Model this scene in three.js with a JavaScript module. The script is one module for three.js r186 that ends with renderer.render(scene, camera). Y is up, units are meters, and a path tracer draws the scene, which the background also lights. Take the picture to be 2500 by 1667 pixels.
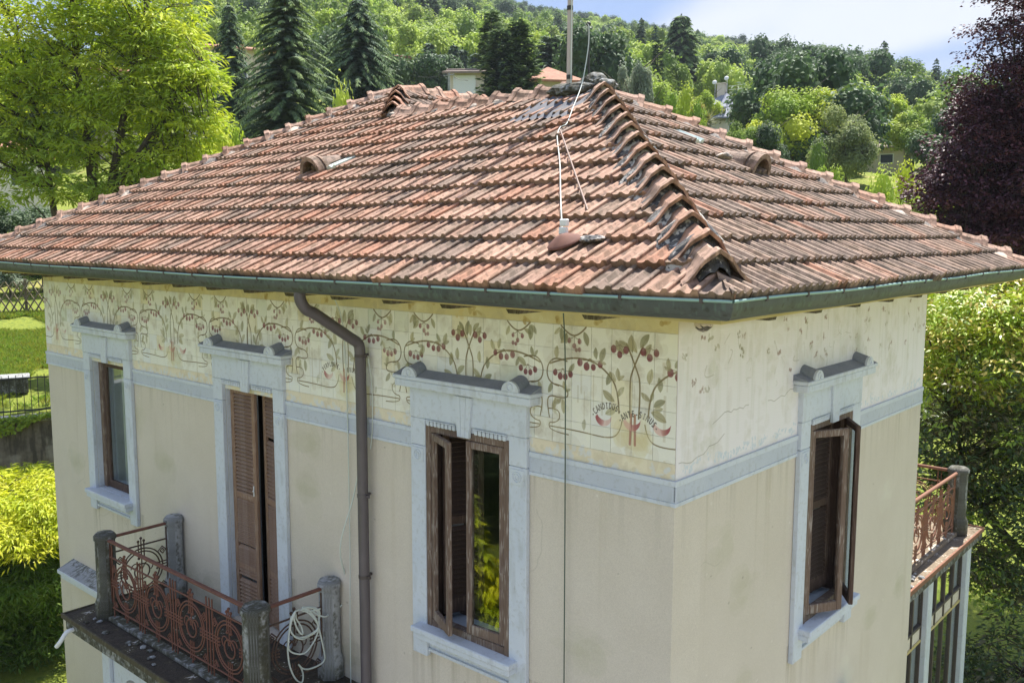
import * as THREE from 'three';
import { mergeGeometries } from 'three/addons/utils/BufferGeometryUtils.js';
import { ConvexGeometry } from 'three/addons/geometries/ConvexGeometry.js';

// ------------------------------------------------------------------ camera, sky, sun, exposure
const scene = new THREE.Scene();
const CAM = new THREE.Vector3(3.285, 1.928, 5.488), YAW = 0.7222;
const camera = new THREE.PerspectiveCamera(41.28, 2500 / 1667, 0.1, 4000);
camera.position.copy(CAM);
camera.rotation.order = 'YXZ';
camera.rotation.set(-0.1171, YAW, 0.0019);
camera.updateMatrixWorld(true);

const SUN = new THREE.Vector3(-0.10, 0.88, -0.46).normalize();
const sun = new THREE.DirectionalLight(new THREE.Color(1.0, 0.95, 0.88), 5);
sun.position.copy(SUN).multiplyScalar(60);
sun.castShadow = true;
sun.shadow.mapSize.set(4096, 4096);
Object.assign(sun.shadow.camera, { left: -30, right: 30, top: 30, bottom: -30, near: 1, far: 140 });
scene.add(sun, sun.target);

const renderer = new THREE.WebGLRenderer({ antialias: true });
renderer.shadowMap.enabled = true;
renderer.toneMapping = THREE.LinearToneMapping;
renderer.toneMappingExposure = 2.3;

// ------------------------------------------------------------------ noise and random numbers
function rng(seed) { let a = seed >>> 0; return () => { a |= 0; a = (a + 0x6D2B79F5) | 0; let t = Math.imul(a ^ (a >>> 15), 1 | a); t = (t + Math.imul(t ^ (t >>> 7), 61 | t)) ^ t; return ((t ^ (t >>> 14)) >>> 0) / 4294967296; }; }
const mix = (a, b, t) => a + (b - a) * t, clamp = (x, a = 0, b = 1) => Math.min(b, Math.max(a, x));
const sstep = (a, b, x) => { const t = clamp((x - a) / (b - a)); return t * t * (3 - 2 * t); };
function hash2(x, y, s) { let h = Math.imul(x, 374761393) + Math.imul(y, 668265263) + Math.imul(s, 2147483647 ^ 0x5bd1e995); h = Math.imul(h ^ (h >>> 13), 1274126177); return ((h ^ (h >>> 16)) >>> 0) / 4294967296; }
function vnoise(x, y, p, s) {                         // tileable with period p
  const ix = Math.floor(x), iy = Math.floor(y), fx = x - ix, fy = y - iy, u = fx * fx * (3 - 2 * fx), v = fy * fy * (3 - 2 * fy), m = (k) => ((k % p) + p) % p;
  return mix(mix(hash2(m(ix), m(iy), s), hash2(m(ix + 1), m(iy), s), u), mix(hash2(m(ix), m(iy + 1), s), hash2(m(ix + 1), m(iy + 1), s), u), v);
}
function fbm(x, y, p, s, oct = 4) { let a = 0.5, r = 0, t = 0; for (let i = 0; i < oct; i++) { r += a * vnoise(x, y, p, s + i * 17); t += a; a *= 0.5; x *= 2; y *= 2; p *= 2; } return r / t; }

const skyTex = (() => {
  const W = 1024, H = 512, d = new Float32Array(W * H * 4);
  for (let j = 0; j < H; j++) for (let i = 0; i < W; i++) {
    const up = ((j + 0.5) / H - 0.5) * Math.PI, a = ((i + 0.5) / W - 0.5) * 2 * Math.PI;
    const y = Math.sin(up), x = Math.cos(a) * Math.cos(up), z = Math.sin(a) * Math.cos(up), k = (j * W + i) * 4;
    let r, g, b;
    if (y < 0) { r = 0.20; g = 0.23; b = 0.17; const t = sstep(-0.06, 0, y); r = mix(r, 0.72, t); g = mix(g, 0.79, t); b = mix(b, 0.88, t); }
    else {
      const h = Math.pow(1 - y, 3.2);
      r = mix(0.17, 0.55, h); g = mix(0.35, 0.65, h); b = mix(0.80, 0.80, h);
      const q = 1 / (y + 0.16), cx = x * q, cz = z * q;
      const f = fbm(cx * 1.1 + cz * 0.5 + 40, cz * 2.6 - cx * 0.9 + 40, 4096, 5, 6), f2 = fbm(cx * 0.5 + 9, cz * 0.7 + 9, 4096, 77, 4);
      const c = sstep(0.43, 0.66, f * 0.65 + f2 * 0.42) * (0.8 - 0.3 * sstep(0.3, 0.8, y));
      r = mix(r, 0.84, c); g = mix(g, 0.86, c); b = mix(b, 0.90, c);
      const s = Math.max(0, x * SUN.x + y * SUN.y + z * SUN.z), glow = 0.5 * Math.pow(s, 24) + 0.12 * Math.pow(s, 5);
      r += glow; g += glow * 0.96; b += glow * 0.9;
    }
    d[k] = r; d[k + 1] = g; d[k + 2] = b; d[k + 3] = 1;
  }
  const t = new THREE.DataTexture(d, W, H, THREE.RGBAFormat, THREE.FloatType);
  t.mapping = THREE.EquirectangularReflectionMapping; t.magFilter = t.minFilter = THREE.LinearFilter; t.needsUpdate = true;
  return t;
})();
scene.background = skyTex; scene.environment = skyTex;
scene.backgroundIntensity = scene.environmentIntensity = 0.51;
scene.fog = new THREE.FogExp2(new THREE.Color(0.72, 0.80, 0.92), 0.00026);

// ------------------------------------------------------------------ names, things, parts
const used = {};
function numbered(n) { const k = used[n] = (used[n] ?? -1) + 1; return k ? n + '_' + String(k).padStart(3, '0') : n; }
function tag(o, label, category, group, kind) { if (label) o.userData.label = label; if (category) o.userData.category = category; if (group) o.userData.group = group; if (kind) o.userData.kind = kind; return o; }
function thing(name, label, category, pos = [0, 0, 0], ry = 0, group) { const o = new THREE.Group(); o.name = numbered(name); scene.add(o); o.position.set(...pos); o.rotation.y = ry; return tag(o, label, category, group); }
function sub(name, parent, pos = [0, 0, 0], ry = 0) { const o = new THREE.Group(); o.name = numbered(name); parent.add(o); o.position.set(...pos); o.rotation.y = ry; return o; }
function uvm(g) {                                      // uv in metres from the dominant axis of the normal
  const p = g.attributes.position, n = g.attributes.normal, uv = new Float32Array(p.count * 2);
  for (let i = 0; i < p.count; i++) {
    const ax = Math.abs(n.getX(i)), ay = Math.abs(n.getY(i)), az = Math.abs(n.getZ(i)), x = p.getX(i), y = p.getY(i), z = p.getZ(i);
    if (ay > ax && ay > az) { uv[2 * i] = x; uv[2 * i + 1] = z; } else if (ax > az) { uv[2 * i] = z; uv[2 * i + 1] = y; } else { uv[2 * i] = x; uv[2 * i + 1] = y; }
  }
  g.setAttribute('uv', new THREE.BufferAttribute(uv, 2)); return g;
}
function clean(g) { let q = g.index ? g.toNonIndexed() : g; const r = new THREE.BufferGeometry(); for (const k of ['position', 'normal', 'uv']) if (q.attributes[k]) r.setAttribute(k, q.attributes[k]); if (!r.attributes.normal) r.computeVertexNormals(); return r; }
function join(list, keepUv) { const a = list.flat(9).map(clean); const g = a.length === 1 ? a[0] : mergeGeometries(keepUv ? a : a.map((q) => { q.deleteAttribute('uv'); return q; })); return keepUv ? g : uvm(g); }
function mesh(name, geos, mat, parent, keepUv) {
  const m = new THREE.Mesh(Array.isArray(geos) ? join(geos, keepUv) : geos, mat); m.name = numbered(name); m.castShadow = m.receiveShadow = true; (parent ?? scene).add(m); return m;
}
const box = (w, h, d, x = 0, y = 0, z = 0) => new THREE.BoxGeometry(w, h, d).translate(x, y, z);
const box2 = (x0, x1, y0, y1, z0, z1) => box(x1 - x0, y1 - y0, z1 - z0, (x0 + x1) / 2, (y0 + y1) / 2, (z0 + z1) / 2);
function cbox(x0, x1, y0, y1, z0, z1, c = 0.008) {     // box with chamfered edges
  const pts = []; for (const [X, sx] of [[x0, 1], [x1, -1]]) for (const [Y, sy] of [[y0, 1], [y1, -1]]) for (const [Z, sz] of [[z0, 1], [z1, -1]]) pts.push(new THREE.Vector3(X, Y + sy * c, Z + sz * c), new THREE.Vector3(X + sx * c, Y, Z + sz * c), new THREE.Vector3(X + sx * c, Y + sy * c, Z));
  return new ConvexGeometry(pts);
}
const V = (x, y, z) => new THREE.Vector3(x, y, z);
function bar(a, b, r, seg = 6, r2 = r) { const d = b.clone().sub(a), g = new THREE.CylinderGeometry(r2, r, d.length(), seg, 1); return g.applyQuaternion(new THREE.Quaternion().setFromUnitVectors(V(0, 1, 0), d.clone().normalize())).translate(...a.clone().add(b).multiplyScalar(0.5).toArray()); }
function tube(pts, r, seg = 40, rad = 6, closed = false) { return new THREE.TubeGeometry(new THREE.CatmullRomCurve3(pts, closed, 'catmullrom', 0.5), seg, r, rad, closed); }
function poly(pts, r, rad = 6) { const g = []; for (let i = 0; i + 1 < pts.length; i++) { g.push(bar(pts[i], pts[i + 1], r, rad)); if (i) g.push(new THREE.IcosahedronGeometry(r, 1).translate(...pts[i].toArray())); } return g; }

// ------------------------------------------------------------------ textures and materials
function tex(n, metres, f, srgb = true, h = n) {
  const d = new Uint8Array(n * h * 4);
  for (let j = 0; j < h; j++) for (let i = 0; i < n; i++) { const c = f(i / n, j / h), k = (j * n + i) * 4; d[k] = clamp(c[0], 0, 255); d[k + 1] = clamp(c[1] ?? c[0], 0, 255); d[k + 2] = clamp(c[2] ?? c[0], 0, 255); d[k + 3] = 255; }
  const t = new THREE.DataTexture(d, n, h, THREE.RGBAFormat); t.wrapS = t.wrapT = THREE.RepeatWrapping; t.magFilter = THREE.LinearFilter; t.minFilter = THREE.LinearMipmapLinearFilter; t.generateMipmaps = true;
  if (srgb) t.colorSpace = THREE.SRGBColorSpace; t.repeat.set(1 / metres, 1 / metres); t.needsUpdate = true; return t;
}
const mixc = (a, b, t) => [mix(a[0], b[0], t), mix(a[1], b[1], t), mix(a[2], b[2], t)];
const lin = (r, g, b) => new THREE.Color().setRGB(r, g, b);
const std = (o) => new THREE.MeshStandardMaterial({ roughness: 0.9, metalness: 0, ...o });
const fineBump = tex(512, 0.8, (u, v) => [255 * (0.55 * fbm(u * 64, v * 64, 64, 3, 3) + 0.45 * fbm(u * 12, v * 12, 12, 9, 3))], false);
const plasterTex = tex(1024, 5, (u, v) => {
  const a = fbm(u * 6, v * 6, 6, 11, 5), streak = fbm(u * 70, v * 4, 4096, 21, 4), fine = fbm(u * 180, v * 180, 180, 31, 2), spot = vnoise(u * 90, v * 90, 90, 41);
  let c = mixc([196, 187, 174], [208, 200, 188], a); c = mixc(c, [172, 163, 144], sstep(0.56, 0.8, streak) * 0.35 * sstep(0.4, 0.7, a + 0.1)); const k = 0.94 + fine * 0.12; c = c.map((x) => x * k);
  if (spot > 0.975) c = mixc(c, [205, 200, 185], (spot - 0.975) * 20); if (spot < 0.012) c = mixc(c, [110, 104, 88], 0.5); return c;
});
const M = {};
M.plaster = std({ map: plasterTex, bumpMap: fineBump, bumpScale: 0.0012, roughness: 0.95 });
const stoneTex = tex(512, 1.6, (u, v) => { const a = fbm(u * 5, v * 5, 5, 51, 5), f = fbm(u * 60, v * 60, 60, 52, 3), s = vnoise(u * 48, v * 48, 48, 53); let c = mixc([188, 196, 206], [203, 209, 216], a); c = mixc(c, [176, 180, 182], sstep(0.55, 0.85, f) * 0.5); c = mixc(c, [168, 172, 172], sstep(0.6, 0.8, fbm(u * 20, v * 5, 4096, 57, 4)) * 0.35); if (s > 0.985) c = mixc(c, [140, 140, 136], 0.4); return c; });
M.trim = std({ map: stoneTex, bumpMap: fineBump, bumpScale: 0.0015 });
M.band = std({ map: stoneTex, color: lin(0.86, 0.86, 0.88), bumpMap: fineBump, bumpScale: 0.002 });
M.cap = std({ map: tex(256, 0.8, (u, v) => { const a = fbm(u * 8, v * 8, 8, 61, 4), f = fbm(u * 50, v * 50, 50, 62, 2); return mixc([106, 112, 124], [146, 151, 160], a * 0.7 + f * 0.3); }), roughness: 0.85 });
// terracotta: tone, lichen, soot
const clayTex = tex(1024, 2, (u, v) => {
  const a = fbm(u * 10, v * 10, 10, 71, 4), f = fbm(u * 90, v * 90, 90, 72, 3), l = fbm(u * 26, v * 26, 26, 73, 4), s = fbm(u * 38, v * 14, 4096, 74, 3), w = vnoise(u * 120, v * 120, 120, 75);
  let c = mixc([212, 188, 174], [236, 216, 202], a); c = mixc(c, [156, 140, 122], sstep(0.50, 0.68, l) * 0.75); c = mixc(c, [92, 82, 74], sstep(0.6, 0.8, s) * 0.5);
  c = mixc(c, [120, 104, 92], sstep(0.58, 0.75, f) * 0.4); if (w > 0.955 && l > 0.42) c = mixc(c, [232, 228, 214], 0.75); return c;
});
const clayTints = [[0.51, 0.395, 0.335], [0.53, 0.38, 0.30], [0.42, 0.36, 0.31], [0.33, 0.295, 0.265], [0.59, 0.47, 0.40], [0.52, 0.33, 0.245]];
M.clay = clayTints.map(([r, g, b]) => std({ map: clayTex, color: lin(r, g, b), bumpMap: fineBump, bumpScale: 0.003, roughness: 0.88 }));
M.mortar = std({ map: tex(512, 1.1, (u, v) => { const a = fbm(u * 9, v * 9, 9, 81, 5), f = fbm(u * 46, v * 46, 46, 82, 3); let c = mixc([56, 55, 58], [96, 93, 92], f); c = mixc(c, [178, 172, 164], sstep(0.47, 0.62, a + (f - 0.5) * 0.8)); return c; }), bumpMap: fineBump, bumpScale: 0.012 });
M.mortarGrey = std({ map: tex(512, 1.1, (u, v) => { const a = fbm(u * 9, v * 9, 9, 83, 5), f = fbm(u * 46, v * 46, 46, 84, 3); let c = mixc([92, 86, 82], [146, 138, 130], f); c = mixc(c, [190, 176, 160], sstep(0.5, 0.68, a)); return mixc(c, [62, 60, 60], sstep(0.55, 0.7, f * 0.6 + (1 - a) * 0.4)); }), bumpMap: fineBump, bumpScale: 0.012 });
M.gutter = std({ map: tex(512, 1.5, (u, v) => { const a = fbm(u * 9, v * 9, 9, 91, 4), s = fbm(u * 60, v * 9, 4096, 92, 4); let c = mixc([62, 68, 67], [92, 96, 95], a); c = mixc(c, [96, 118, 106], sstep(0.5, 0.8, s) * 0.5); return mixc(c, [48, 44, 40], sstep(0.6, 0.8, fbm(u * 30, v * 30, 30, 93, 3)) * 0.5); }), metalness: 0.25, roughness: 0.6 });
M.verdigris = std({ color: lin(0.26, 0.40, 0.365), metalness: 0.2, roughness: 0.45 });
M.strap = std({ color: lin(0.07, 0.055, 0.05), roughness: 0.6 });
M.pipe = std({ map: tex(256, 1, (u, v) => { const a = fbm(u * 6, v * 6, 6, 95, 4); return mixc([78, 72, 75], [96, 89, 92], a); }), roughness: 0.5 });
const woodT = (a, b, c2, s) => tex(512, 0.9, (u, v) => { const g = fbm(u * 120, v * 3, 4096, s, 4), w = fbm(u * 110, v * 9, 4096, s + 1, 4), k = fbm(u * 8, v * 8, 8, s + 2, 3); let c = mixc(a, b, g); return mixc(c, c2, sstep(0.52, 0.72, w * 0.7 + k * 0.35) * 0.8); });
M.wood = std({ map: woodT([92, 76, 66], [122, 102, 88], [160, 152, 144], 101), bumpMap: fineBump, bumpScale: 0.002 });
M.woodDark = std({ map: woodT([66, 50, 42], [86, 66, 54], [104, 88, 78], 111) });
M.shutter = std({ map: woodT([126, 100, 80], [144, 116, 96], [156, 136, 120], 121), bumpMap: fineBump, bumpScale: 0.002 });
M.rafter = std({ map: woodT([58, 52, 40], [84, 76, 58], [104, 100, 78], 131) });
M.soffit = std({ map: tex(512, 2, (u, v) => { const a = fbm(u * 7, v * 7, 7, 141, 5), f = fbm(u * 60, v * 60, 60, 142, 2); return mixc([176, 158, 100], [204, 190, 140], a * 0.7 + f * 0.3); }) });
M.rust = std({ map: tex(256, 0.5, (u, v) => { const a = fbm(u * 12, v * 12, 12, 151, 4); return mixc([92, 58, 48], [122, 82, 66], a); }), roughness: 0.85 });
M.rustSunlit = std({ map: tex(256, 0.5, (u, v) => { const a = fbm(u * 12, v * 12, 12, 153, 4); return mixc([112, 76, 60], [150, 108, 84], a); }), roughness: 0.85 });  // lit copy of the rust, terrace sun put into its colour
const concTex = (s, d) => tex(512, 1.3, (u, v) => { const a = fbm(u * 6, v * 6, 6, s, 5), f = fbm(u * 50, v * 50, 50, s + 1, 3), t = fbm(u * 26, v * 8, 4096, s + 2, 5); let c = mixc([136, 138, 140], [176, 178, 178], a); c = mixc(c, [44, 44, 40], sstep(0.50 - d, 0.92 - d, t * 0.45 + f * 0.3 + a * 0.25)); return mixc(c, [74, 72, 52], sstep(0.55 - d, 0.9 - d, a * 0.5 + f * 0.5) * 0.6); });
M.concLight = std({ map: concTex(161, 0.06), bumpMap: fineBump, bumpScale: 0.006 });
M.concDark = std({ map: concTex(165, 0.22), bumpMap: fineBump, bumpScale: 0.009 });
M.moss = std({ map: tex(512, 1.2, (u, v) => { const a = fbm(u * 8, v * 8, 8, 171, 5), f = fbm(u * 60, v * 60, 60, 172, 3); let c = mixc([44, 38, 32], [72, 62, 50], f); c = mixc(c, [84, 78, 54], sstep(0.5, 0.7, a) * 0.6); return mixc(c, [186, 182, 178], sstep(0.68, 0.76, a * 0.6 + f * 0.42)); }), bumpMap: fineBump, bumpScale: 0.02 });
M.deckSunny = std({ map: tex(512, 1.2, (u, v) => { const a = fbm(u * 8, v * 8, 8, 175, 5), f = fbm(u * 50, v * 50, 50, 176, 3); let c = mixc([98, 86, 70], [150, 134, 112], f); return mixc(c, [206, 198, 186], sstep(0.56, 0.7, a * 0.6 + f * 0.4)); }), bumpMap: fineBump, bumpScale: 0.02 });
M.white = std({ color: lin(0.72, 0.73, 0.72), roughness: 0.7 });
M.cable = std({ color: lin(0.55, 0.60, 0.55), roughness: 0.5 });
M.cableGreen = std({ color: lin(0.06, 0.09, 0.07), roughness: 0.6 });
M.steel = std({ color: lin(0.20, 0.13, 0.10), metalness: 0.1, roughness: 0.6 });
M.black = std({ color: lin(0.03, 0.03, 0.03), roughness: 0.6 });
M.glass = new THREE.MeshPhysicalMaterial({ color: lin(0.93, 0.97, 0.95), roughness: 0.02, transmission: 1, thickness: 0, ior: 1.5 });
M.glassFrost = new THREE.MeshPhysicalMaterial({ color: lin(0.80, 0.92, 0.86), roughness: 0.25, transmission: 0.45, thickness: 0, ior: 1.5, clearcoat: 1 });
M.curtain = new THREE.MeshPhysicalMaterial({ color: lin(0.62, 0.64, 0.60), roughness: 1, transmission: 0.3, thickness: 0 });
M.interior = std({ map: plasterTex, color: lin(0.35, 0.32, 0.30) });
M.floorWood = std({ map: woodT([70, 48, 34], [92, 64, 46], [100, 74, 56], 181) });
const leafMat = (o = {}) => new THREE.MeshPhysicalMaterial({ vertexColors: true, roughness: 0.8, transmission: 0.5, thickness: 0, specularIntensity: 0.35, ...o });
M.leaf = leafMat(); M.needle = leafMat({ transmission: 0.3, roughness: 0.9 }); M.leafShiny = leafMat({ roughness: 0.45, specularIntensity: 0.7, transmission: 0.35 });
M.bark = std({ map: woodT([58, 50, 42], [84, 74, 62], [108, 100, 88], 191), bumpMap: fineBump, bumpScale: 0.01 });
// ------------------------------------------------------------------ the villa
const L = 10.815, W = 5.43, GO = 0.864, YG = 1.530, MS = 0.545, E0 = 0.835, CS = Math.cos(Math.atan(MS)), SS = Math.sin(Math.atan(MS)), GY = -6.5;
const planeY = (z) => YG + MS * (GO - z), RZ = -W / 2, RY = planeY(RZ), KX = -L + 3.75, KZ = -3.75, KY = planeY(KZ), QX = KX + (RZ - KZ);
const villa = thing('villa', 'beige two storey villa with clay tiled hip roof and cherry painted frieze', 'villa');

// weathered plaster: grain, rain streaks below sills and ledges, hairline cracks, old patches
function wallCanvas(len, side) {
  const H = 1.46 - GY, S = side ? 240 : 180, w = Math.round(len * S), h = Math.round(H * S), cv = document.createElement('canvas'); cv.width = w; cv.height = h;
  const c = cv.getContext('2d'), R = rng(880 + side), im = c.createImageData(w, h), X = (x) => (x + len) * S, Y = (y) => (1.46 - y) * S;
  for (let j = 0; j < h; j++) for (let i = 0; i < w; i++) { const u = i / S, v = j / S, a = fbm(u * 0.9 + 7, v * 0.9, 4096, 11 + side, 5), b = fbm(u * 4 + 3, v * 4, 4096, 21 + side, 4), s = fbm(u * 9, v * 0.5, 4096, 31 + side, 4), g = hash2(i, j, 5) - 0.5; let q = mixc([192, 183, 168], [207, 199, 186], a * 0.6 + b * 0.4); q = mixc(q, [172, 160, 138], sstep(0.54, 0.82, s) * 0.2 * sstep(0.4, 0.62, a)); const k = (j * w + i) * 4; im.data[k] = q[0] + g * 14; im.data[k + 1] = q[1] + g * 14; im.data[k + 2] = q[2] + g * 13; im.data[k + 3] = 255; }
  c.putImageData(im, 0, 0);
  const streak = (x, y, wd, ln, n, col, al) => { c.fillStyle = col; for (let i = 0; i < n; i++) { const xx = x + (R() - 0.5) * wd, l = ln * (0.3 + R() * 0.7), sw = 0.012 + R() * 0.05; const g = c.createLinearGradient(0, Y(y), 0, Y(y - l)); g.addColorStop(0, col.replace('A', String(al))); g.addColorStop(1, col.replace('A', '0')); c.fillStyle = g; c.fillRect(X(xx), Y(y), sw * S, l * S); } };
  const centres = side ? [-2.715] : [-2.04, -5.4, -8.8];
  for (const x of centres) { for (const s of [-1, 1]) streak(x + s * 0.62, -1.75, 0.3, 0.9, 7, 'rgba(96,88,68,A)', 0.14); streak(x, -1.9, 1.1, 0.7, 12, 'rgba(112,104,82,A)', 0.09); }
  streak(-len / 2, 0.0, len, 0.5, 60, 'rgba(126,120,104,A)', 0.10); streak(-len / 2, 0.0, len, 1.6, 26, 'rgba(150,140,112,A)', 0.10);
  if (!side) { streak(-5.5, -2.2, 4.2, 0.01, 1, 'rgba(90,84,66,A)', 0.1); for (let i = 0; i < 90; i++) { c.globalAlpha = 0.05; c.fillStyle = 'rgb(84,80,62)'; c.beginPath(); c.ellipse(X(-5.6 + (R() - 0.5) * 4.4), Y(-2.2 - R() * 0.5), (0.1 + R() * 0.25) * S, (0.05 + R() * 0.3) * S, 0, 0, 7); c.fill(); } streak(-9.9, -1.2, 1.6, 2.6, 34, 'rgba(104,98,74,A)', 0.12); streak(-7.3, -0.9, 0.8, 1.4, 10, 'rgba(96,92,72,A)', 0.12); }
  c.globalAlpha = 0.5; for (let k = 0; k < (side ? 6 : 8); k++) { let x = X(-len * R()), y = Y(-0.2 - R() * 2.6), a = R() * 6.3; c.strokeStyle = 'rgba(110,104,88,0.55)'; c.lineWidth = 1; c.beginPath(); c.moveTo(x, y); for (let i = 0; i < 26; i++) { a += (R() - 0.5) * 1.1; x += Math.cos(a) * 9; y += Math.sin(a) * 9; c.lineTo(x, y); } c.stroke(); }
  for (let k = 0; k < 60; k++) { c.globalAlpha = 0.25 + R() * 0.3; c.fillStyle = R() < 0.6 ? 'rgb(222,218,208)' : 'rgb(120,112,96)'; c.beginPath(); c.ellipse(X(-len * R()), Y(-3 * R()), (0.004 + R() * 0.012) * S, (0.004 + R() * 0.01) * S, 0, 0, 7); c.fill(); }
  for (let k = 0; k < 9; k++) { c.globalAlpha = 0.06; c.fillStyle = R() < 0.5 ? 'rgb(226,222,212)' : 'rgb(160,150,126)'; const x = X(-len * R()), y = Y(-2.8 * R()); for (let i = 0; i < 8; i++) { c.beginPath(); c.ellipse(x + (R() - 0.5) * 60, y + (R() - 0.5) * 60, 14 + R() * 30, 10 + R() * 26, 0, 0, 7); c.fill(); } }
  const t = new THREE.CanvasTexture(cv); t.colorSpace = THREE.SRGBColorSpace; t.wrapS = t.wrapT = THREE.RepeatWrapping; t.minFilter = THREE.LinearMipmapLinearFilter; t.repeat.set(1 / len, 1 / H); t.offset.set(0, -GY / H - Math.floor(-GY / H)); return t;
}
// walls with real openings
const FWIN = [-2.04, -5.40, -8.80];
{
  const ws = sub('wall', villa);
  const hole = (s, x0, x1, y0, y1) => { const p = new THREE.Path(); p.moveTo(x0, y0); p.lineTo(x0, y1); p.lineTo(x1, y1); p.lineTo(x1, y0); p.closePath(); s.holes.push(p); };
  const f = new THREE.Shape([[-L, GY], [0, GY], [0, 1.46], [-L, 1.46]].map(([x, y]) => new THREE.Vector2(x, y)));
  for (const c of FWIN) hole(f, c - 0.5, c + 0.5, c === -5.40 ? -2.53 : -1.615, 0.26);
  mesh('front_wall', [new THREE.ExtrudeGeometry(f, { depth: 0.4, bevelEnabled: false }).translate(0, 0, -0.4)], std({ map: wallCanvas(L, 0), bumpMap: fineBump, bumpScale: 0.0012, roughness: 0.95 }), ws);
  const r = new THREE.Shape([[0.4, GY], [W, GY], [W, 1.46], [0.4, 1.46]].map(([x, y]) => new THREE.Vector2(x, y)));
  hole(r, 2.715 - 0.5, 2.715 + 0.5, -1.615, 0.24);
  mesh('side_wall', [new THREE.ExtrudeGeometry(r, { depth: 0.4, bevelEnabled: false }).rotateY(Math.PI / 2).translate(-0.4, 0, 0)], std({ map: wallCanvas(W, 1), bumpMap: fineBump, bumpScale: 0.0012, roughness: 0.95 }), ws);
  mesh('rear_wall', [box2(-L, -L + 0.4, GY, 1.46, -11, -0.4), box2(-3.3, -0.4, GY, 1.46, -W, -W + 0.4), box2(-3.7, -3.3, GY, 1.46, -11, -W), box2(-L + 0.4, -3.7, GY, 1.46, -11, -10.6)], M.plaster, ws);
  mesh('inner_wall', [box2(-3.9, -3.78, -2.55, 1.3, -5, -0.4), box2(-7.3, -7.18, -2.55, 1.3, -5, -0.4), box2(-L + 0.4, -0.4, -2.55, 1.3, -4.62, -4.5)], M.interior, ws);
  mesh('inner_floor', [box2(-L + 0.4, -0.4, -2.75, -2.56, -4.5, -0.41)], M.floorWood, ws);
  mesh('inner_ceiling', [box2(-L + 0.4, -0.4, 1.3, 1.42, -4.5, -0.41)], M.interior, ws);
}
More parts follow.
